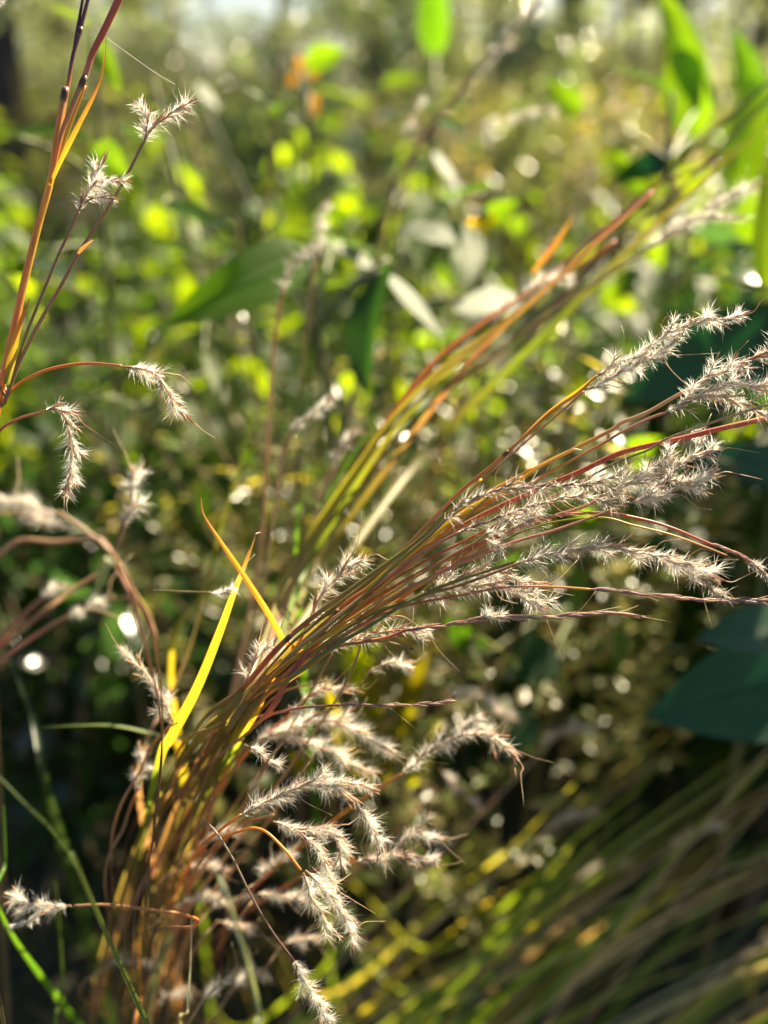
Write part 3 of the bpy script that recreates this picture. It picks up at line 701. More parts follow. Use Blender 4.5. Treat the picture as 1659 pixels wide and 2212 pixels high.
def free_blade(label, ctrl, w0, cols, group=None):
    blade_plant(label, [(ctrl, w0, cols)], None, group=group, route=0)
free_blade('blurred yellow green blade in the slanting bundle behind the centre', [(640, 1210, .38), (780, 1000, .375), (870, 880, .375), (960, 790, .375), (1090, 690, .375)], 14, [OLIVE, (.3, .32, .03), (.34, .34, .04), OLIVE, OLIVE])
free_blade('second blurred olive and yellow blade beside it', [(660, 1230, .38), (800, 1000, .375), (920, 850, .375), (1040, 740, .375)], 11, [GREEN, (.22, .3, .03), (.36, .34, .04), OLIVE])
free_blade('blurred dark red blade crossing above the yellow green ones', [(650, 1200, .39), (820, 940, .385), (930, 790, .385), (1040, 700, .385), (1190, 600, .385)], 12, [BROWN, RED, (.2, .07, .05), (.25, .09, .06), BROWN])
free_blade('blurred pink red blade tip pointing at the upper right', [(700, 1200, .40), (1000, 800, .39), (1180, 625, .385), (1260, 550, .385), (1420, 405, .385)], 11, [OLIVE, OLIVE, BROWN, (.40, .16, .10), OLIVE, (.42, .17, .12), PINK])
free_blade('blurred olive blade leaving through the right edge near the top', [(900, 1000, .46), (1200, 700, .46), (1400, 500, .46), (1700, 230, .46)], 16, [OLIVE, GREEN, OLIVE, GREEN])
blade_plant('bright yellow blade rising beside the thick stem and ending in a curl', [([(345, 1650, .325), (372, 1590, .31), (425, 1490, .295), (472, 1375, .285), (508, 1275, .275), (528, 1225, .27), (545, 1175, .27), (552, 1155, .27), (563, 1150, .272)], 21, [GREEN, YEL, YEL, YEL, YEL, AMBER, (.3, .15, .1)])], (-.17, .48, -.01), route=0)
blade_plant('narrow orange blade slanting across the yellow blade to a curled tip', [([(660, 1440, .285), (615, 1385, .268), (580, 1325, .262), (525, 1240, .262), (470, 1160, .265), (440, 1112, .268), (434, 1075, .27)], 12, [RUST, ORANGE, AMBER, AMBER, AMBER, ORANGE, (.3, .16, .1)])], (-.14, .46, -.01), route=0)
blade_plant('short yellow blade tucked inside the stem bundle', [([(515, 1590, .30), (545, 1540, .292), (575, 1480, .288), (610, 1420, .285), (640, 1385, .284)], 24, [GREEN, YEL, YEL, AMBER, YEL])], (-.15, .48, -.01), route=0)
blade_plant('blurred tall green blade standing left of the centre', [([(370, 1450, .42), (440, 1280, .42), (480, 1130, .42), (520, 1000, .42), (545, 900, .42)], 20, [DARKG, GREEN, GREEN, YEL, GREEN])], (-.16, .56, -.01))
blade_plant('blurred bright green blade behind the centre of the picture', [([(640, 1180, .40), (700, 1090, .40), (740, 1020, .40), (790, 940, .40)], 18, [DARKG, GREEN, (.12, .3, .02), (.12, .3, .02)])], (-.05, .56, -.01))
blade_plant('blurred brown blade in the left of the bundle', [([(300, 1700, .38), (370, 1500, .38), (410, 1400, .38), (440, 1290, .38)], 22, [BROWN, RUST, PINK, DULL])], (-.19, .56, -.01))
blade_plant('pale arching blade crossing behind the stems on the left', [([(500, 1650, .36), (420, 1610, .36), (340, 1590, .355), (250, 1570, .35), (170, 1568, .35), (90, 1572, .35)], 22, [DARKG, (.2, .25, .12), (.22, .28, .13), (.22, .28, .13), (.12, .18, .05), DARKG])], (-.13, .56, -.01), route=0)
blade_plant('wide dark green blade at the left edge', [([(110, 1740, .42), (70, 1550, .42), (20, 1420, .42), (-30, 1300, .42)], 45, [(.02, .04, .015), (.025, .05, .015), (.03, .06, .02)])], (-.23, .5, -.01))
blade_plant('pale green blade arching out of the left edge in front', [([(200, 1950, .225), (165, 1870, .22), (120, 1800, .215), (55, 1735, .21), (-10, 1670, .21), (-60, 1640, .21)], 26, [DARKG, (.10, .15, .04), (.14, .19, .06), (.12, .17, .05)])], (-.09, .33, -.01))
blade_plant('broad green blade in front near the bottom, pale tip bent over', [([(575, 2320, .21), (562, 2200, .205), (535, 2080, .20), (508, 1990, .20), (485, 1915, .20), (470, 1890, .21)], 44, [DARKG, (.06, .13, .03), (.06, .13, .03), (.09, .16, .06), (.35, .42, .28)])], (-.03, .25, -.01))
blade_plant('straw coloured broken stem standing at the bottom edge', [([(408, 2300, .24), (406, 2180, .24), (412, 2080, .245), (414, 1985, .25)], 15, [PINK, TAN, PALE, PALE])], (-.06, .26, -.01))
blade_plant('yellow green blade at the bottom left of the clump', [([(300, 2250, .36), (305, 2150, .36), (300, 2050, .36), (315, 1960, .36)], 24, [YEL, YEL, AMBER, ORANGE])], (-.15, .46, -.01))
blade_plant('bright green blade low at the left edge', [([(15, 2000, .34), (12, 1860, .34), (8, 1740, .34)], 26, [GREEN, (.12, .28, .02), (.12, .28, .02)])], (-.19, .44, -.01))
blade_plant('bright green blade at the bottom left corner', [([(130, 2260, .38), (135, 2120, .38), (128, 2000, .38), (120, 1900, .38)], 20, [GREEN, (.12, .28, .02), GREEN])], (-.2, .47, -.01))
# ------------------------------------------------------------------ grass clump in shade, lower right
random.seed(77)
GR = 'stems and blades of the shaded grass clump at lower right'
for i in range(105):
    x0 = rnd(430, 1500); y0 = 2330 + rnd(0, 120); a = random.gauss(.6, .17) + (1500 - x0) * .00008
    L_ = rnd(700, 1500); d0 = rnd(.58, .95)
    x1 = x0 + L_ * math.cos(a); y1 = y0 - L_ * math.sin(a) * .9
    if y1 < 1420 + (x1 - 1000) * .12 - 120: y1 = 1450 + rnd(0, 250)
    zc = P(x0, y0, d0); root = (zc.x * 1.05 - .10, zc.y + .05, -.01)
    mid = (lerp(x0, x1, .5), lerp(y0, y1, .5) - rnd(0, 40), d0 - .03); tip = (x1, y1 + rnd(0, 50), d0 - .06 + rnd(-.03, .03))
    if zc.z < .02: continue
    kind = random.random()
    if kind < .6:
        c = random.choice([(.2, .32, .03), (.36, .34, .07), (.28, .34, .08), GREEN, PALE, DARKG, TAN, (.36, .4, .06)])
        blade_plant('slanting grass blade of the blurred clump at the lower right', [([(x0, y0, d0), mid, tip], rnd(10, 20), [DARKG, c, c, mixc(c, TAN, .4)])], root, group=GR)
    else:
        hd = [([(tip[0] - 50, tip[1] + 30, tip[2]), (tip[0], tip[1], tip[2]), (tip[0] + 60, tip[1] - 10, tip[2])], dict(scale=1.2))] if kind > .62 and i % 2 else []
        stalk('slanting stalk of the blurred clump at the lower right', [(x0, y0, d0), mid, tip], (7, 4), [random.choice([DULL, BROWN, OLIVE]), random.choice([TAN, RUST, OLIVE, TAN, PALE]), TAN], heads=hd, root=root, group=GR)
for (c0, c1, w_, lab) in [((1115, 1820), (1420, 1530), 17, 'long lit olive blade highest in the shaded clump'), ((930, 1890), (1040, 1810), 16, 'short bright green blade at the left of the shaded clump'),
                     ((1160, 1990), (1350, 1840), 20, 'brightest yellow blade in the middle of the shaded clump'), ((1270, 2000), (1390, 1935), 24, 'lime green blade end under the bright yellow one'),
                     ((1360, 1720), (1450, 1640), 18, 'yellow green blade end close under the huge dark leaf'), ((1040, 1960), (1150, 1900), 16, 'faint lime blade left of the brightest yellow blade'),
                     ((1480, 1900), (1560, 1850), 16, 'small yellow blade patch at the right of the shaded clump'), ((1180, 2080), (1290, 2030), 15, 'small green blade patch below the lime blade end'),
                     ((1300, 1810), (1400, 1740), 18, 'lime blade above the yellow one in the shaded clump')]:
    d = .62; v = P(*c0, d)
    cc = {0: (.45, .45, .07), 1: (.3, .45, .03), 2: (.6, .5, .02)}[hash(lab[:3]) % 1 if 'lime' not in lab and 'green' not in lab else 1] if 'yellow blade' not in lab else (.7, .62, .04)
    blade_plant(lab, [([(c0[0] - 420, c0[1] + 330, d + .09), (c0[0] - 120, c0[1] + 95, d + .03), (*c0, d), ((c0[0] + c1[0]) / 2, (c0[1] + c1[1]) / 2 - 8, d - .01), (*c1, d - .02)], w_ * .8, [DULL, BROWN, OLIVE, mixc(BROWN, cc, .6), cc, cc, mixc(cc, DULL, .3)])], (v.x - .3, v.y + .3, -.01), group=None, taper=1)  # sunlit stretch painted into each blade's colour, dull towards the root

# ================================================================== FOCUSED GRASS
random.seed(3)
LROOT = (-.27, .36, -.01)
F = FOC
stalk('tall thick orange stalk at the left edge, forking near the top', [(-40, 1100, .30), (-10, 900, .275), (20, 760, .27), (50, 620, .27), (82, 490, .27), (108, 395, .27), (122, 300, .27), (136, 220, .27), (142, 190, .27)], (10.5, 6.5), [RED, RUST, ORANGE, ORANGE, ORANGE, AMBER, AMBER, AMBER, RUST], root=LROOT,
      nodes_at=(.985,),
      blades=[([(108, 400, .268), (135, 340, .267), (170, 270, .266), (205, 200, .266), (224, 140, .267), (230, 70, .268)], 8, [AMBER, YEL, AMBER, ORANGE, AMBER, TAN]),
              ([(15, 830, .268), (32, 740, .267), (50, 680, .267), (64, 645, .267)], 15, [GREEN, YEL, AMBER, RED])])
stalk('dark purple tipped stem rising from the fork of the left stalk', [(106, 400, .272), (128, 290, .272), (146, 190, .272), (158, 120, .272), (172, 70, .272), (200, -40, .272)], (5, 4), [AMBER, AMBER, ORANGE, PURP, PURP, PURP], root=None, nodes_at=(.75,),)
stalk('thin purple side branch beside the dark tipped stem', [(156, 125, .272), (163, 90, .272), (168, 60, .272), (186, -40, .272)], (4, 3), [PURP, (.1, .05, .07), PURP], root=None)
stalk('reddish stem leaving the top edge right of the fork', [(112, 395, .268), (130, 300, .268), (152, 240, .268), (185, 160, .268), (200, 115, .268), (230, 55, .268), (270, -30, .268)], (4, 8), [AMBER, ORANGE, RUST, RUST, RED, RED, RED], root=None, nodes_at=(.5,))
stalk('thin straight golden stem in the fork of the left stalk', [(110, 400, .27), (128, 340, .27), (155, 262, .27), (184, 185, .27)], (4, 3), [AMBER, YEL, AMBER], root=None)
stalk('thin red brown stalk with the tallest fluffy head at upper left', [(-30, 1040, .29), (10, 870, .272), (60, 745, .27), (130, 620, .27), (165, 555, .27), (200, 500, .27), (250, 420, .27), (285, 358, .27), (308, 310, .27)], (5, 3), [RUST, RED, BROWN, DULL, RUST, BROWN, BROWN, BROWN], root=LROOT,
      heads=[([(308, 312, .27), (330, 275, .27), (360, 250, .27), (384, 236, .27)], dict(scale=1.15, tint=RUST, awns=.1)), ([(312, 305, .268), (318, 270, .268), (314, 240, .268)], dict(scale=.9, tint=RUST, awns=.1))], blades=[([(168, 548, .268), (185, 530, .268), (202, 518, .268)], 6, [RUST, RUST, PINK])])
stalk('thin stalk with a feathery head just right of the orange stalk', [(-20, 1040, .29), (20, 850, .272), (52, 735, .27), (90, 640, .27), (120, 565, .27), (150, 500, .27), (170, 456, .27)], (4, 3), [BROWN, RUST, BROWN, OLIVE, BROWN, BROWN], root=LROOT,
      heads=[([(170, 456, .27), (182, 430, .27), (200, 390, .27), (215, 360, .27)], dict(scale=1.15, tint=(.42, .26, .18), awns=.25)), ([(185, 435, .27), (205, 428, .268), (232, 426, .268)], dict(scale=.8, tint=RUST, awns=0)), ([(197, 400, .27), (220, 390, .268), (245, 390, .268)], dict(scale=.9, tint=RUST, awns=0))])
stalk('red stalk arching right over the left side to a drooping white head', [(-40, 930, .29), (20, 848, .275), (70, 812, .27), (125, 793, .268), (190, 785, .266), (262, 790, .265)], (4, 3), [RUST, ORANGE, RUST, ORANGE, RUST], root=LROOT,
      heads=[([(262, 792, .265), (295, 795, .265), (330, 802, .265), (355, 830, .265), (372, 865, .265), (392, 890, .266)], dict(scale=1.0, tint=RUST, awns=.3))])
stalk('short arching stalk with a white head hanging down at the left', [(-60, 1020, .29), (-5, 935, .272), (40, 905, .268), (92, 890, .265)], (4, 3), [RUST, RED, RUST], root=LROOT,
      heads=[([(90, 888, .265), (125, 885, .265), (145, 915, .265), (155, 960, .265), (155, 1000, .266), (146, 1050, .267)], dict(scale=1.0, tint=RUST, awns=.3))])
# nearer, blurred, left
LR2 = (-.10, .22, -.01)
stalk('blurred near stalk curving left to a woolly head at the left edge', [(340, 1420, .215), (325, 1340, .21), (290, 1280, .205), (245, 1200, .20), (190, 1150, .20), (125, 1105, .20)], (3.6, 3), [BROWN, RUST, TAN, RUST, TAN], root='near',
      heads=[([(120, 1110, .2), (60, 1090, .2), (-10, 1075, .2)], dict(scale=.8)), ([(150, 1135, .2), (110, 1130, .2), (70, 1120, .2)], dict(scale=.75))])
stalk('blurred near stalk with an upright woolly head above its bend', [(300, 1330, .22), (250, 1220, .22), (262, 1160, .22), (270, 1130, .22)], (4, 3), [BROWN, BROWN], root='near',
      heads=[([(265, 1140, .222), (285, 1090, .222), (290, 1030, .222)], dict(scale=.95, awns=.2))])
stalk('blurred near stalk with a twiggy end reaching the left edge', [(300, 1350, .21), (255, 1230, .205), (215, 1165, .2), (120, 1170, .2), (40, 1168, .2), (-20, 1215, .2)], (3.4, 3.4), [BROWN, PINK, TAN, TAN], root='near',
      blades=[([(258, 1222, .205), (238, 1215, .2), (222, 1240, .2), (208, 1290, .2), (200, 1305, .2)], 20, [(.2, .2, .1), (.3, .36, .2), (.25, .32, .16), PALE])])
stalk('blurred brown twig crossing down to the left edge', [(250, 1215, .21), (150, 1280, .205), (90, 1325, .2), (-30, 1420, .2)], (4, 4), [BROWN, BROWN, RUST], root=None)
stalk('blurred brown stem with a small bud like head at the left', [(-80, 1500, .2), (-20, 1410, .2), (50, 1330, .2), (95, 1290, .2)], (4, 3.5), [RUST, PINK, BROWN], root=(-.2, .25, -.01), heads=[([(85, 1300, .2), (110, 1275, .2), (135, 1268, .2)], dict(scale=.55))])
stalk('blurred brown stem with a spent head right of the bud', [(-90, 1530, .205), (0, 1430, .205), (90, 1365, .205), (150, 1330, .205)], (3.6, 3), [RUST, PINK, BROWN], root=(-.2, .25, -.01), heads=[([(140, 1335, .205), (180, 1318, .205), (215, 1300, .205)], dict(scale=.55))])
stalk('blurred thick brown stem standing behind the left twigs', [(340, 1420, .235), (320, 1340, .235), (285, 1275, .235), (258, 1215, .235)], (4, 3), [BROWN, RUST, BROWN], root='near')
stalk('thin horizontal stalk with a tiny white tuft left of the yellow blade', [(330, 1275, .25), (400, 1278, .25), (455, 1280, .25)], (2, 2), [DULL, OLIVE], root=None, heads=[([(450, 1280, .25), (470, 1282, .25), (492, 1275, .25)], dict(scale=.6, awns=.1))])
stalk('blurred stalk with a fluffy bent head left of the brown stems', [(240, 1880, .34), (310, 1650, .32), (355, 1580, .31), (385, 1560, .305)], (4, 3), [BROWN, RUST], root=(-.18, .45, -.01), heads=[([(375, 1560, .30), (345, 1500, .30), (310, 1450, .30), (280, 1420, .30)], dict(scale=1.0))])
stalk('blurred stalk with a drooping head beside the brown bundle', [(230, 1950, .35), (270, 1780, .34), (300, 1700, .335)], (4, 3), [BROWN, RUST], root=(-.18, .45, -.01), heads=[([(300, 1710, .33), (305, 1660, .33), (298, 1620, .33)], dict(scale=1.0))])

# the fan to the right -------------------------------------------------
stalk('highest stalk of the right fan with a long double feathered head', [(600, 1420), (700, 1330), (830, 1228), (980, 1076), (1060, 1008), (1130, 946), (1190, 890), (1250, 848), (1290, 812)], (5, 3), [BROWN, OLIVE, OLIVE, RUST, ORANGE, RED, AMBER, AMBER],
      heads=[([(1290, 812), (1330, 785), (1385, 765), (1440, 722), (1490, 700), (1535, 690), (1580, 688)], dict(scale=.95, tint=(.5, .33, .2), side=1)), ([(1262, 842), (1300, 828), (1345, 802), (1400, 775), (1450, 745)], dict(scale=.85, tint=(.42, .25, .17), side=1, open_=.8))], blades=[([(1130, 945), (1190, 888), (1250, 842), (1300, 800)], 7, [RUST, AMBER, YEL, BROWN])], nodes_at=(.72,), off=-.003)
stalk('thin pink stem running just under the highest stalk', [(620, 1420), (830, 1236), (990, 1085), (1135, 955), (1200, 900), (1262, 845)], (3, 2), [BROWN, RED, PINK, PINK, BROWN], off=.002)
stalk('orange stalk carrying the white head nearest the right edge', [(610, 1430), (830, 1240), (1000, 1098), (1160, 1010), (1240, 970), (1322, 928), (1345, 912), (1400, 890), (1470, 850), (1560, 803), (1680, 752)], (5, 4), [BROWN, OLIVE, AMBER, YEL, ORANGE, AMBER, TAN, RUST, RUST],
      heads=[([(1480, 845), (1540, 812), (1600, 785), (1680, 755)], dict(scale=1.1, tint=(.45, .26, .18), side=1))], off=.004)
stalk('orange pink stalk with a broad feathered head below the right edge one', [(640, 1400), (830, 1260), (1000, 1120), (1150, 1040), (1280, 970), (1350, 930), (1400, 905), (1440, 890)], (4, 3), [RED, OLIVE, ORANGE, ORANGE, ORANGE, PINK],
      heads=[([(1440, 888), (1480, 868), (1530, 845), (1590, 830), (1680, 850)], dict(scale=1.1, tint=(.55, .42, .28), side=1)), ([(1510, 850), (1570, 860), (1640, 890), (1700, 930)], dict(scale=1.1, tint=(.55, .42, .28), side=1))], off=.002)
stalk('smooth thick red stem leaving through the right edge', [(620, 1400), (830, 1240), (1000, 1135), (1150, 1062), (1250, 1020), (1330, 982), (1390, 965), (1480, 945), (1560, 925), (1700, 893)], (6, 6), [BROWN, OLIVE, OLIVE, RUST, RED, RED, RED, RED, RUST], off=.005)
stalk('thin dark olive stem crossing the thick red stem', [(640, 1430), (830, 1265), (1040, 1150), (1200, 1070), (1330, 1000), (1400, 972), (1440, 948), (1510, 922), (1700, 860)], (3, 2.5), [OLIVE, OLIVE, RED, RED, BROWN, OLIVE, TAN, TAN], off=-.001)
blade_plant('pointed golden leaf blade lying along the upper fan', [([(720, 1330, .272), (850, 1225, .27), (1000, 1110, .27), (1100, 1055, .268), (1160, 1012, .268), (1210, 985, .267), (1238, 970, .267), (1256, 972, .268)], 15, [OLIVE, OLIVE, YEL, YEL, YEL, AMBER, TAN])], (-.15, .47, -.01), route=0)
stalk('dark spiky grey brown head across the middle of the fan', [(600, 1440), (760, 1310), (860, 1215), (930, 1155), (965, 1120)], (4, 3), [BROWN, OLIVE, OLIVE, DULL],
      heads=[([(960, 1125), (1000, 1090), (1060, 1062), (1130, 1052), (1200, 1050), (1270, 1045), (1325, 1030)], dict(scale=.95, tint=(.17, .11, .07), side=1, awns=.6, hair=.4, open_=.8))], off=-.012)
stalk('brown stalk with a half open head just under the grey brown head', [(610, 1430), (800, 1275), (900, 1200), (995, 1148)], (4, 3), [OLIVE, RUST, PINK, BROWN],
      heads=[([(990, 1150), (1050, 1128), (1110, 1105), (1180, 1085), (1250, 1072), (1310, 1085)], dict(scale=.9, tint=(.24, .15, .09), side=1, open_=.4, awns=.4, hair=.35))], off=-.008)
stalk('olive stem with a small feathered side head under the middle', [(600, 1450), (830, 1290), (950, 1215), (1020, 1175), (1060, 1150)], (3.5, 2.5), [OLIVE, YEL, RUST, BROWN],
      heads=[([(1050, 1155), (1085, 1130), (1120, 1112), (1150, 1100)], dict(scale=1.0, tint=(.4, .3, .2), side=1)), ([(1045, 1165), (1075, 1170), (1110, 1140), (1145, 1125)], dict(scale=1.0, tint=(.5, .38, .25), side=1))], off=-.006)
stalk('pink red stalk with the upright feathered head right of the middle', [(620, 1440), (800, 1300), (1000, 1190), (1180, 1120), (1260, 1095), (1320, 1062)], (4.5, 3), [OLIVE, ORANGE, RED, PINK, PINK],
      heads=[([(1300, 1070), (1350, 1050), (1400, 1030), (1450, 1005), (1500, 985), (1535, 972)], dict(scale=1.1, tint=(.55, .42, .28), side=1)), ([(1355, 1045), (1400, 1010), (1440, 990)], dict(scale=.9, tint=(.5, .3, .2), side=1))], off=.001)
stalk('orange pink stalk with the lower feathered head right of the middle', [(630, 1450), (830, 1300), (1060, 1190), (1200, 1145), (1300, 1110), (1360, 1085)], (4, 3), [OLIVE, ORANGE, PINK, PINK, BROWN],
      heads=[([(1355, 1088), (1400, 1075), (1450, 1062), (1500, 1045), (1530, 1025)], dict(scale=1.1, tint=(.55, .42, .28), side=1)), ([(1400, 1060), (1440, 1040), (1480, 1040)], dict(scale=.9, tint=(.5, .35, .25), side=1))], off=-.004)
stalk('red stalk bending down to a closed head at the right edge', [(640, 1460), (830, 1320), (1000, 1200), (1150, 1125), (1290, 1108), (1380, 1120), (1450, 1140), (1510, 1165), (1540, 1178)], (4, 3), [OLIVE, ORANGE, ORANGE, RED, PINK, RED, RED],
      heads=[([(1535, 1175), (1590, 1195), (1630, 1220), (1665, 1250)], dict(scale=.9, kind='closed', tint=PINK, awns=.2)), ([(1610, 1215), (1640, 1235), (1670, 1262)], dict(scale=.7, tint=(.4, .3, .25)))], off=.0)
stalk('thin yellow green stem under the bending red stalk', [(830, 1330), (1000, 1215), (1150, 1140), (1290, 1118), (1370, 1135), (1450, 1155), (1520, 1180), (1570, 1200)], (2.5, 2), [OLIVE, OLIVE, GREEN, YEL, RUST], off=.003, side=1)
stalk('stalk with the long woolly silver head arching through the right centre', [(600, 1470), (760, 1350), (900, 1290), (1000, 1262), (1080, 1232), (1135, 1212)], (4, 3), [RUST, OLIVE, OLIVE, BROWN, BROWN],
      heads=[([(1110, 1220), (1150, 1205), (1200, 1193), (1290, 1182), (1370, 1190), (1430, 1203), (1490, 1220), (1530, 1240)], dict(scale=1.15, tint=(.55, .42, .28), side=1, open_=1.2)), ([(1470, 1215), (1510, 1245), (1550, 1280)], dict(scale=.95, tint=(.5, .36, .22), side=1, awns=.5))], off=-.006)
stalk('stalk with a woolly head lying along the lower edge of the fan', [(610, 1480), (720, 1390), (850, 1310), (940, 1285)], (4, 3), [RUST, OLIVE, AMBER],
      heads=[([(900, 1290), (960, 1275), (1020, 1265), (1080, 1268), (1130, 1290), (1165, 1310)], dict(scale=1.1, tint=(.48, .32, .22), side=1)), ([(900, 1290), (960, 1265), (1010, 1240), (1060, 1235), (1140, 1255)], dict(scale=1.05, tint=(.48, .3, .2), side=1))], off=-.002)
stalk('thin pink stem ending in a long closed purple head', [(640, 1440), (830, 1325), (1000, 1285), (1100, 1268), (1200, 1268), (1275, 1273)], (3, 2.5), [OLIVE, PINK, RED, PINK, AMBER],
      heads=[([(1272, 1273), (1340, 1277), (1420, 1287), (1500, 1296), (1580, 1298), (1640, 1297)], dict(scale=1.0, kind='closed', tint=(.36, .2, .2), awns=.15))], off=-.004)
stalk('pink stem ending in a closed reddish head under the purple one', [(620, 1450), (720, 1400), (830, 1378), (880, 1360)], (4, 3), [RED, PINK, RED],
      heads=[([(870, 1362), (930, 1355), (1000, 1345), (1060, 1333), (1120, 1335)], dict(scale=.9, kind='closed', tint=(.42, .18, .15), awns=.1)), ([(1110, 1333), (1180, 1334), (1250, 1326), (1310, 1325), (1365, 1330)], dict(scale=.85, kind='closed', tint=(.42, .26, .18), awns=.3)), ([(1030, 1335), (1060, 1330), (1085, 1335)], dict(scale=.8, tint=(.5, .35, .3)))], off=-.003)
stalk('thick dark red and olive stem at the top of the bundle', [(430, 1565, .30), (520, 1490, .285), (600, 1400, .265), (680, 1330, .262), (790, 1250, .262), (900, 1170, .264), (990, 1090, .266), (1040, 1035, .268)], (8, 3), [OLIVE, OLIVE, RED, RED, OLIVE, OLIVE, OLIVE, YEL], nodes_at=(.45,))
stalk('round olive green stem along the lower side of the bundle', [(560, 1520, .285), (620, 1470, .264), (700, 1410, .26), (800, 1350, .26), (900, 1290, .262), (1000, 1250, .264), (1110, 1215, .266)], (5, 3.5), [RUST, OLIVE, (.16, .2, .05), (.16, .2, .05), OLIVE, BROWN])
stalk('magenta red stem in the heart of the bundle', [(560, 1560, .285), (620, 1470, .266), (670, 1400, .264), (710, 1350, .264), (750, 1300, .265), (830, 1250, .266)], (8, 3), [PINK, RED, (.4, .09, .1), RED, ORANGE], nodes_at=(.75,))
stalk('yellow orange stem weaving through the bundle', [(380, 1640, .31), (480, 1560, .29), (600, 1450, .27), (700, 1380, .266), (860, 1290, .266), (1000, 1210, .266), (1080, 1170, .267)], (5, 2.5), [AMBER, OLIVE, ORANGE, YEL, AMBER, RUST])
stalk('orange stem rising steeply inside the bundle', [(520, 1560, .30), (620, 1460, .275), (730, 1350, .268), (850, 1250, .268), (960, 1160, .268), (1060, 1070, .268), (1150, 1010, .268)], (4, 3), [RED, ORANGE, AMBER, RUST, OLIVE, AMBER])
stalk('second olive stem pressed to the top of the fan', [(540, 1540, .30), (680, 1400, .274), (830, 1240, .27), (940, 1130, .27), (1010, 1065, .27), (1120, 970, .272)], (4, 2), [RUST, OLIVE, (.22, .24, .05), (.22, .24, .05), OLIVE, BROWN])
stalk('short broken stub with a brown knob below the fan', [(640, 1450, .275), (720, 1400, .266), (770, 1390, .262), (830, 1386, .26), (892, 1402, .26)], (2.4, 2.2), [OLIVE, OLIVE, RUST, BROWN], nodes_at=(.99,))
stalk('stalk with a white head standing up above the bundle', [(600, 1450), (640, 1400), (665, 1345)], (4, 3), [RUST, ORANGE, ORANGE],
      heads=[([(665, 1350), (685, 1300), (710, 1265), (740, 1235), (768, 1212)], dict(scale=1.05, tint=(.55, .3, .18), side=1, awns=.5))], off=.004)
stalk('stalk whose fluffy head lies hidden under the bundle', [(600, 1480), (660, 1430), (700, 1390)], (4, 3), [RUST, ORANGE],
      heads=[([(680, 1400), (720, 1360), (770, 1340), (830, 1330)], dict(scale=1.0, tint=(.5, .32, .22))), ([(700, 1400), (760, 1385), (830, 1365), (900, 1360)], dict(scale=1.0, tint=(.5, .32, .22)))], off=.006)
stalk('stalk with a small white head left of the thick dark stem', [(430, 1640), (490, 1530), (535, 1465)], (4, 3), [RUST, RUST],
      heads=[([(535, 1470), (550, 1430), (575, 1400)], dict(scale=1.0, tint=(.5, .35, .25)))], off=.006)
# lower heads -----------------------------------------------------------
stalk('woolly cream head blurred behind the lower fan', [(420, 1800, .36), (500, 1650, .33), (545, 1605, .325)], (4, 3), [RUST, ORANGE], side=1,
      heads=[([(540, 1610, .32), (610, 1575, .32), (690, 1560, .32), (760, 1575, .32), (825, 1610, .318)], dict(scale=1.4, hair=1.5, tint=(.6, .48, .32))), ([(580, 1590, .325), (650, 1600, .325), (720, 1625, .325), (770, 1655, .325)], dict(scale=1.4, hair=1.5, tint=(.6, .48, .32)))])
stalk('woolly head blurred just above the cream one', [(430, 1780, .36), (540, 1620, .33), (630, 1540, .315)], (4, 3), [RUST, ORANGE], side=1, heads=[([(630, 1540, .31), (660, 1510, .31), (690, 1495, .31), (730, 1490, .31)], dict(scale=1.4, hair=1.5, tint=(.6, .48, .32)))])
stalk('dark tufted head at the left of the cream heads', [(420, 1820, .36), (490, 1690, .33), (530, 1610, .3)], (4, 3), [RUST, BROWN], side=1, heads=[([(530, 1610, .285), (560, 1625, .285), (590, 1650, .285)], dict(scale=.9, tint=(.2, .13, .1), awns=.5))])
stalk('arching stalk with a crisp drooping white head low in the centre', [(350, 2000, .38), (420, 1850, .33), (480, 1790, .28), (520, 1760, .268)], (4, 3), [RUST, ORANGE, ORANGE], side=1,
      heads=[([(515, 1765, .265), (570, 1735, .262), (630, 1705, .26), (690, 1695, .26), (740, 1710, .26), (785, 1755, .262), (820, 1820, .265)], dict(scale=1.05, tint=(.5, .33, .2), awns=.4)), ([(620, 1715, .265), (680, 1690, .265), (740, 1690, .265), (800, 1700, .265)], dict(scale=.9, tint=(.55, .33, .2), awns=.3))])
stalk('amber stalk bending over to the crisp head that hangs lowest in the centre', [(380, 1950, .36), (460, 1830, .30), (520, 1795, .275), (565, 1792, .268), (610, 1830, .265), (650, 1880, .264)], (3.5, 3), [RUST, RUST, BROWN, AMBER, ORANGE], side=1,
      heads=[([(655, 1885, .264), (670, 1930, .264), (690, 1970, .264), (715, 2010, .264)], dict(scale=1.0, tint=(.42, .3, .22), awns=.2)), ([(660, 1880, .262), (700, 1920, .262), (735, 1965, .262), (760, 2005, .262)], dict(scale=1.05, hair=1.2, tint=(.5, .38, .26), awns=.4))])
stalk('stalk with a curled blurred head behind the lowest crisp head', [(400, 1950, .38), (500, 1800, .34), (590, 1760, .30)], (3.5, 3), [RUST, RUST], side=1,
      heads=[([(590, 1775, .285), (650, 1790, .285), (700, 1790, .285), (735, 1830, .285), (720, 1880, .285)], dict(scale=1.0, tint=(.4, .25, .2), awns=.2)), ([(650, 1800, .275), (690, 1840, .272), (715, 1900, .27), (730, 1950, .27)], dict(scale=.95, tint=(.42, .25, .2), awns=.2))])
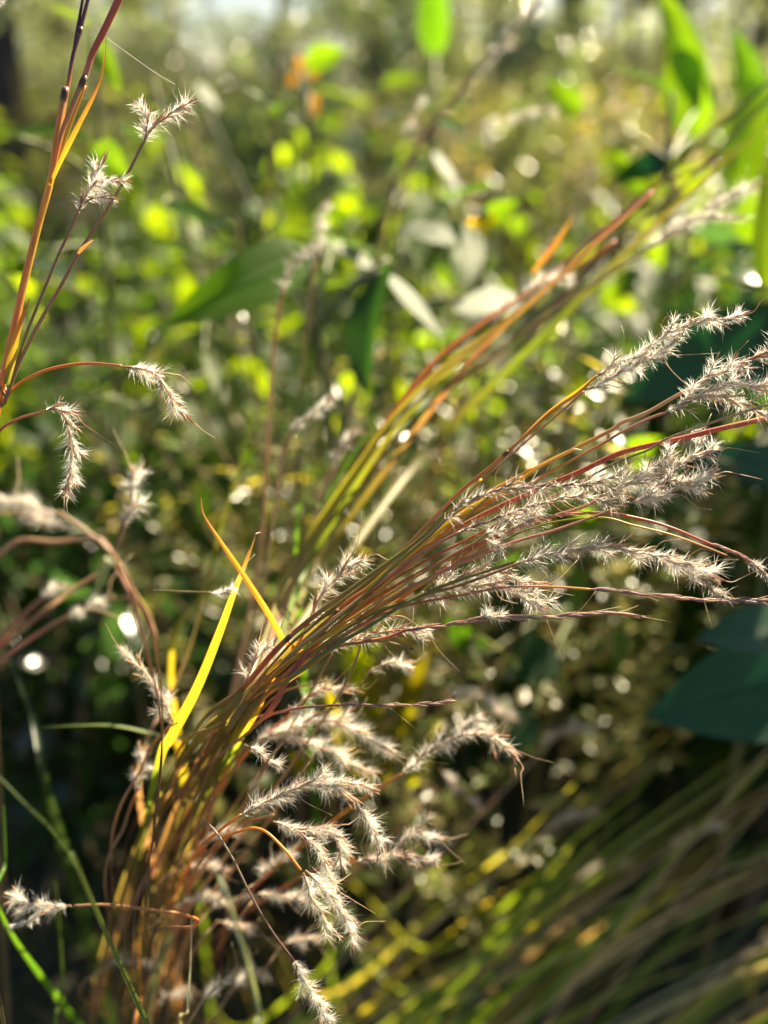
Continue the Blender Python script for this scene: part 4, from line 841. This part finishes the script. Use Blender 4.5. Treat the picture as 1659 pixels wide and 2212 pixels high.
stalk('long bare brown stalk sloping down to a head at the bottom edge', [(380, 1880, .33), (430, 1790, .28), (455, 1785, .27), (500, 1850, .266), (545, 1940, .266), (590, 2015, .266), (635, 2075, .266)], (3, 2.2), [RUST, BROWN, DULL, DULL, PURP], side=1,
      heads=[([(635, 2075, .266), (650, 2110, .266), (680, 2150, .266), (700, 2190, .266), (720, 2240, .266)], dict(scale=.85, tint=(.28, .2, .16), awns=.4, open_=.9))])
stalk('horizontal stalk reaching left to a white head at the lower left edge', [(330, 2060, .34), (420, 2000, .27), (405, 1978, .25), (330, 1966, .245), (230, 1955, .245), (160, 1957, .245)], (3.5, 3), [RUST, BROWN, RUST, ORANGE, BROWN], side=1,
      heads=[([(155, 1957, .245), (110, 1955, .245), (60, 1950, .245), (30, 1935, .245)], dict(scale=.85, tint=(.42, .3, .24), awns=.3)), ([(90, 1960, .245), (70, 1985, .245), (30, 2000, .245)], dict(scale=.3, tint=(.42, .3, .24), awns=.0))])
stalk('straight purple brown spike pointing right under the fan', [(540, 1570, .30), (620, 1535, .275), (700, 1525, .27), (735, 1523, .27)], (3, 2.5), [RUST, PINK, PURP],
      heads=[([(735, 1523, .268), (800, 1523, .268), (870, 1523, .268), (930, 1520, .268), (965, 1515, .268)], dict(scale=.7, kind='closed', tint=(.4, .2, .18), awns=.3))])
stalk('stalk with a bristly tan head low right of the centre', [(520, 1950, .40), (700, 1790, .36), (800, 1715, .34), (870, 1670, .33)], (4, 3), [RUST, ORANGE, AMBER, RUST], side=1,
      heads=[([(870, 1670, .32), (930, 1620, .315), (1000, 1590, .31), (1060, 1590, .305), (1105, 1625, .30)], dict(scale=1.05, tint=(.42, .26, .17))), ([(980, 1590, .33), (1020, 1560, .33), (1060, 1590, .33)], dict(scale=1.2, tint=(.42, .26, .17)))])
stalk('stalk with a blurred head to the right of the drooping heads', [(520, 1980, .42), (680, 1880, .36), (780, 1860, .33)], (4, 3), [RUST, RUST, ORANGE], side=1,
      heads=[([(770, 1862, .315), (830, 1850, .31), (880, 1845, .31), (925, 1858, .31)], dict(scale=1.1, tint=(.5, .33, .24))), ([(850, 1840, .315), (890, 1800, .315), (940, 1808, .315)], dict(scale=1.1, tint=(.5, .33, .24)))])
stalk('blurred orange stalk with a rusty head far behind the tan head', [(700, 1950, .5), (850, 1800, .48), (950, 1700, .46)], (5, 3), [RUST, ORANGE], root=(-.08, .62, -.01),
      heads=[([(950, 1660, .46), (990, 1700, .46), (1030, 1740, .46)], dict(scale=1.2, tint=(.55, .2, .06))), ([(960, 1500, .46), (1030, 1500, .46), (1090, 1540, .46)], dict(scale=1.4, tint=(.4, .2, .12)))])
for k in range(9):       # the mass of brown stems and blades in the bundle's lower part
    dx = rnd(-70, 130); d_ = rnd(0, .05); e = rnd(0, 1)
    c = random.choice([[BROWN, PINK, RED], [OLIVE, OLIVE, DULL], [OLIVE, GREEN, OLIVE], [BROWN, PINK, BROWN], [DULL, TAN, DULL], [BROWN, RUST, BROWN]])
    tx = lerp(400, 760, e) + rnd(-20, 20); ty = lerp(1560, 1430, e) + rnd(-20, 120)
    p_ = [(240 + dx, 2230, .42 + d_), (290 + dx, 2020, .385 + d_), (lerp(330 + dx, tx, .4), lerp(2000, ty, .45), .35 + d_ * .8), (tx, ty, .30 + d_ * .6), (tx + rnd(40, 160), ty - rnd(60, 170), .285 + d_ * .6)]
    stalk('brown stem in the crowded lower part of the main clump', p_, (rnd(4, 8), rnd(2, 3.5)), c, root=tuple(BASE + Vector((rnd(-.05, .05), rnd(-.04, .04), -.01))), group='brown stems crowded in the lower part of the main clump',
          nodes_at=(rnd(.3, .8),), heads=[([(p_[-1][0], p_[-1][1], p_[-1][2]), (p_[-1][0] + 40, p_[-1][1] - 20, p_[-1][2]), (p_[-1][0] + 80, p_[-1][1] - 15, p_[-1][2])], {})] if k % 9 == 0 else [])
for k in range(12):       # pale blurred tufts low in the clump
    x, y, d_ = [(430, 1830, .36), (400, 1870, .36), (470, 1990, .36), (380, 1960, .37), (560, 1900, .34), (500, 2140, .38), (560, 1930, .34), (240, 2080, .4), (340, 2170, .4), (440, 2160, .33), (460, 1960, .37), (610, 2040, .36)][k]
    a = rnd(-.3, 1.0)
    stalk('short stalk with a pale blurred tuft low in the main clump', [(x - 60, y + 80, d_ + .02), (x, y, d_)], (3, 2.5), [RUST, TAN], root=tuple(BASE + Vector((rnd(-.05, .05), rnd(-.04, .04), -.01))), group='short stalks with pale tufts low in the main clump',
          heads=[([(x, y, d_), (x + 35 * math.cos(a), y - 35 * math.sin(a), d_), (x + 75 * math.cos(a), y - 60 * math.sin(a), d_)], {})])

# cobweb threads
def thread(label, ctrl):
    t = MB(); pts = [P(*c) for c in ctrl]; org = pts[0]; t.tube(smooth(pts, 8), px(.35), 4, [(.8, .8, .8)])
    o = shift(t, org).build('spider_thread', M['fluff']); o.location = org; o['label'] = label; o['category'] = 'spider silk'
thread('spider silk from the golden blade tip to the tallest fluffy head', [(231, 82, .268), (290, 125, .269), (340, 160, .27), (378, 182, .27)])
thread('spider silk hanging beside the bent awn of the tallest head', [(378, 182, .27), (374, 200, .27), (388, 225, .27)])
a = MB(); pts = [P(386, 238, .27), P(389, 220, .27), P(383, 175, .27), P(379, 135, .27)]
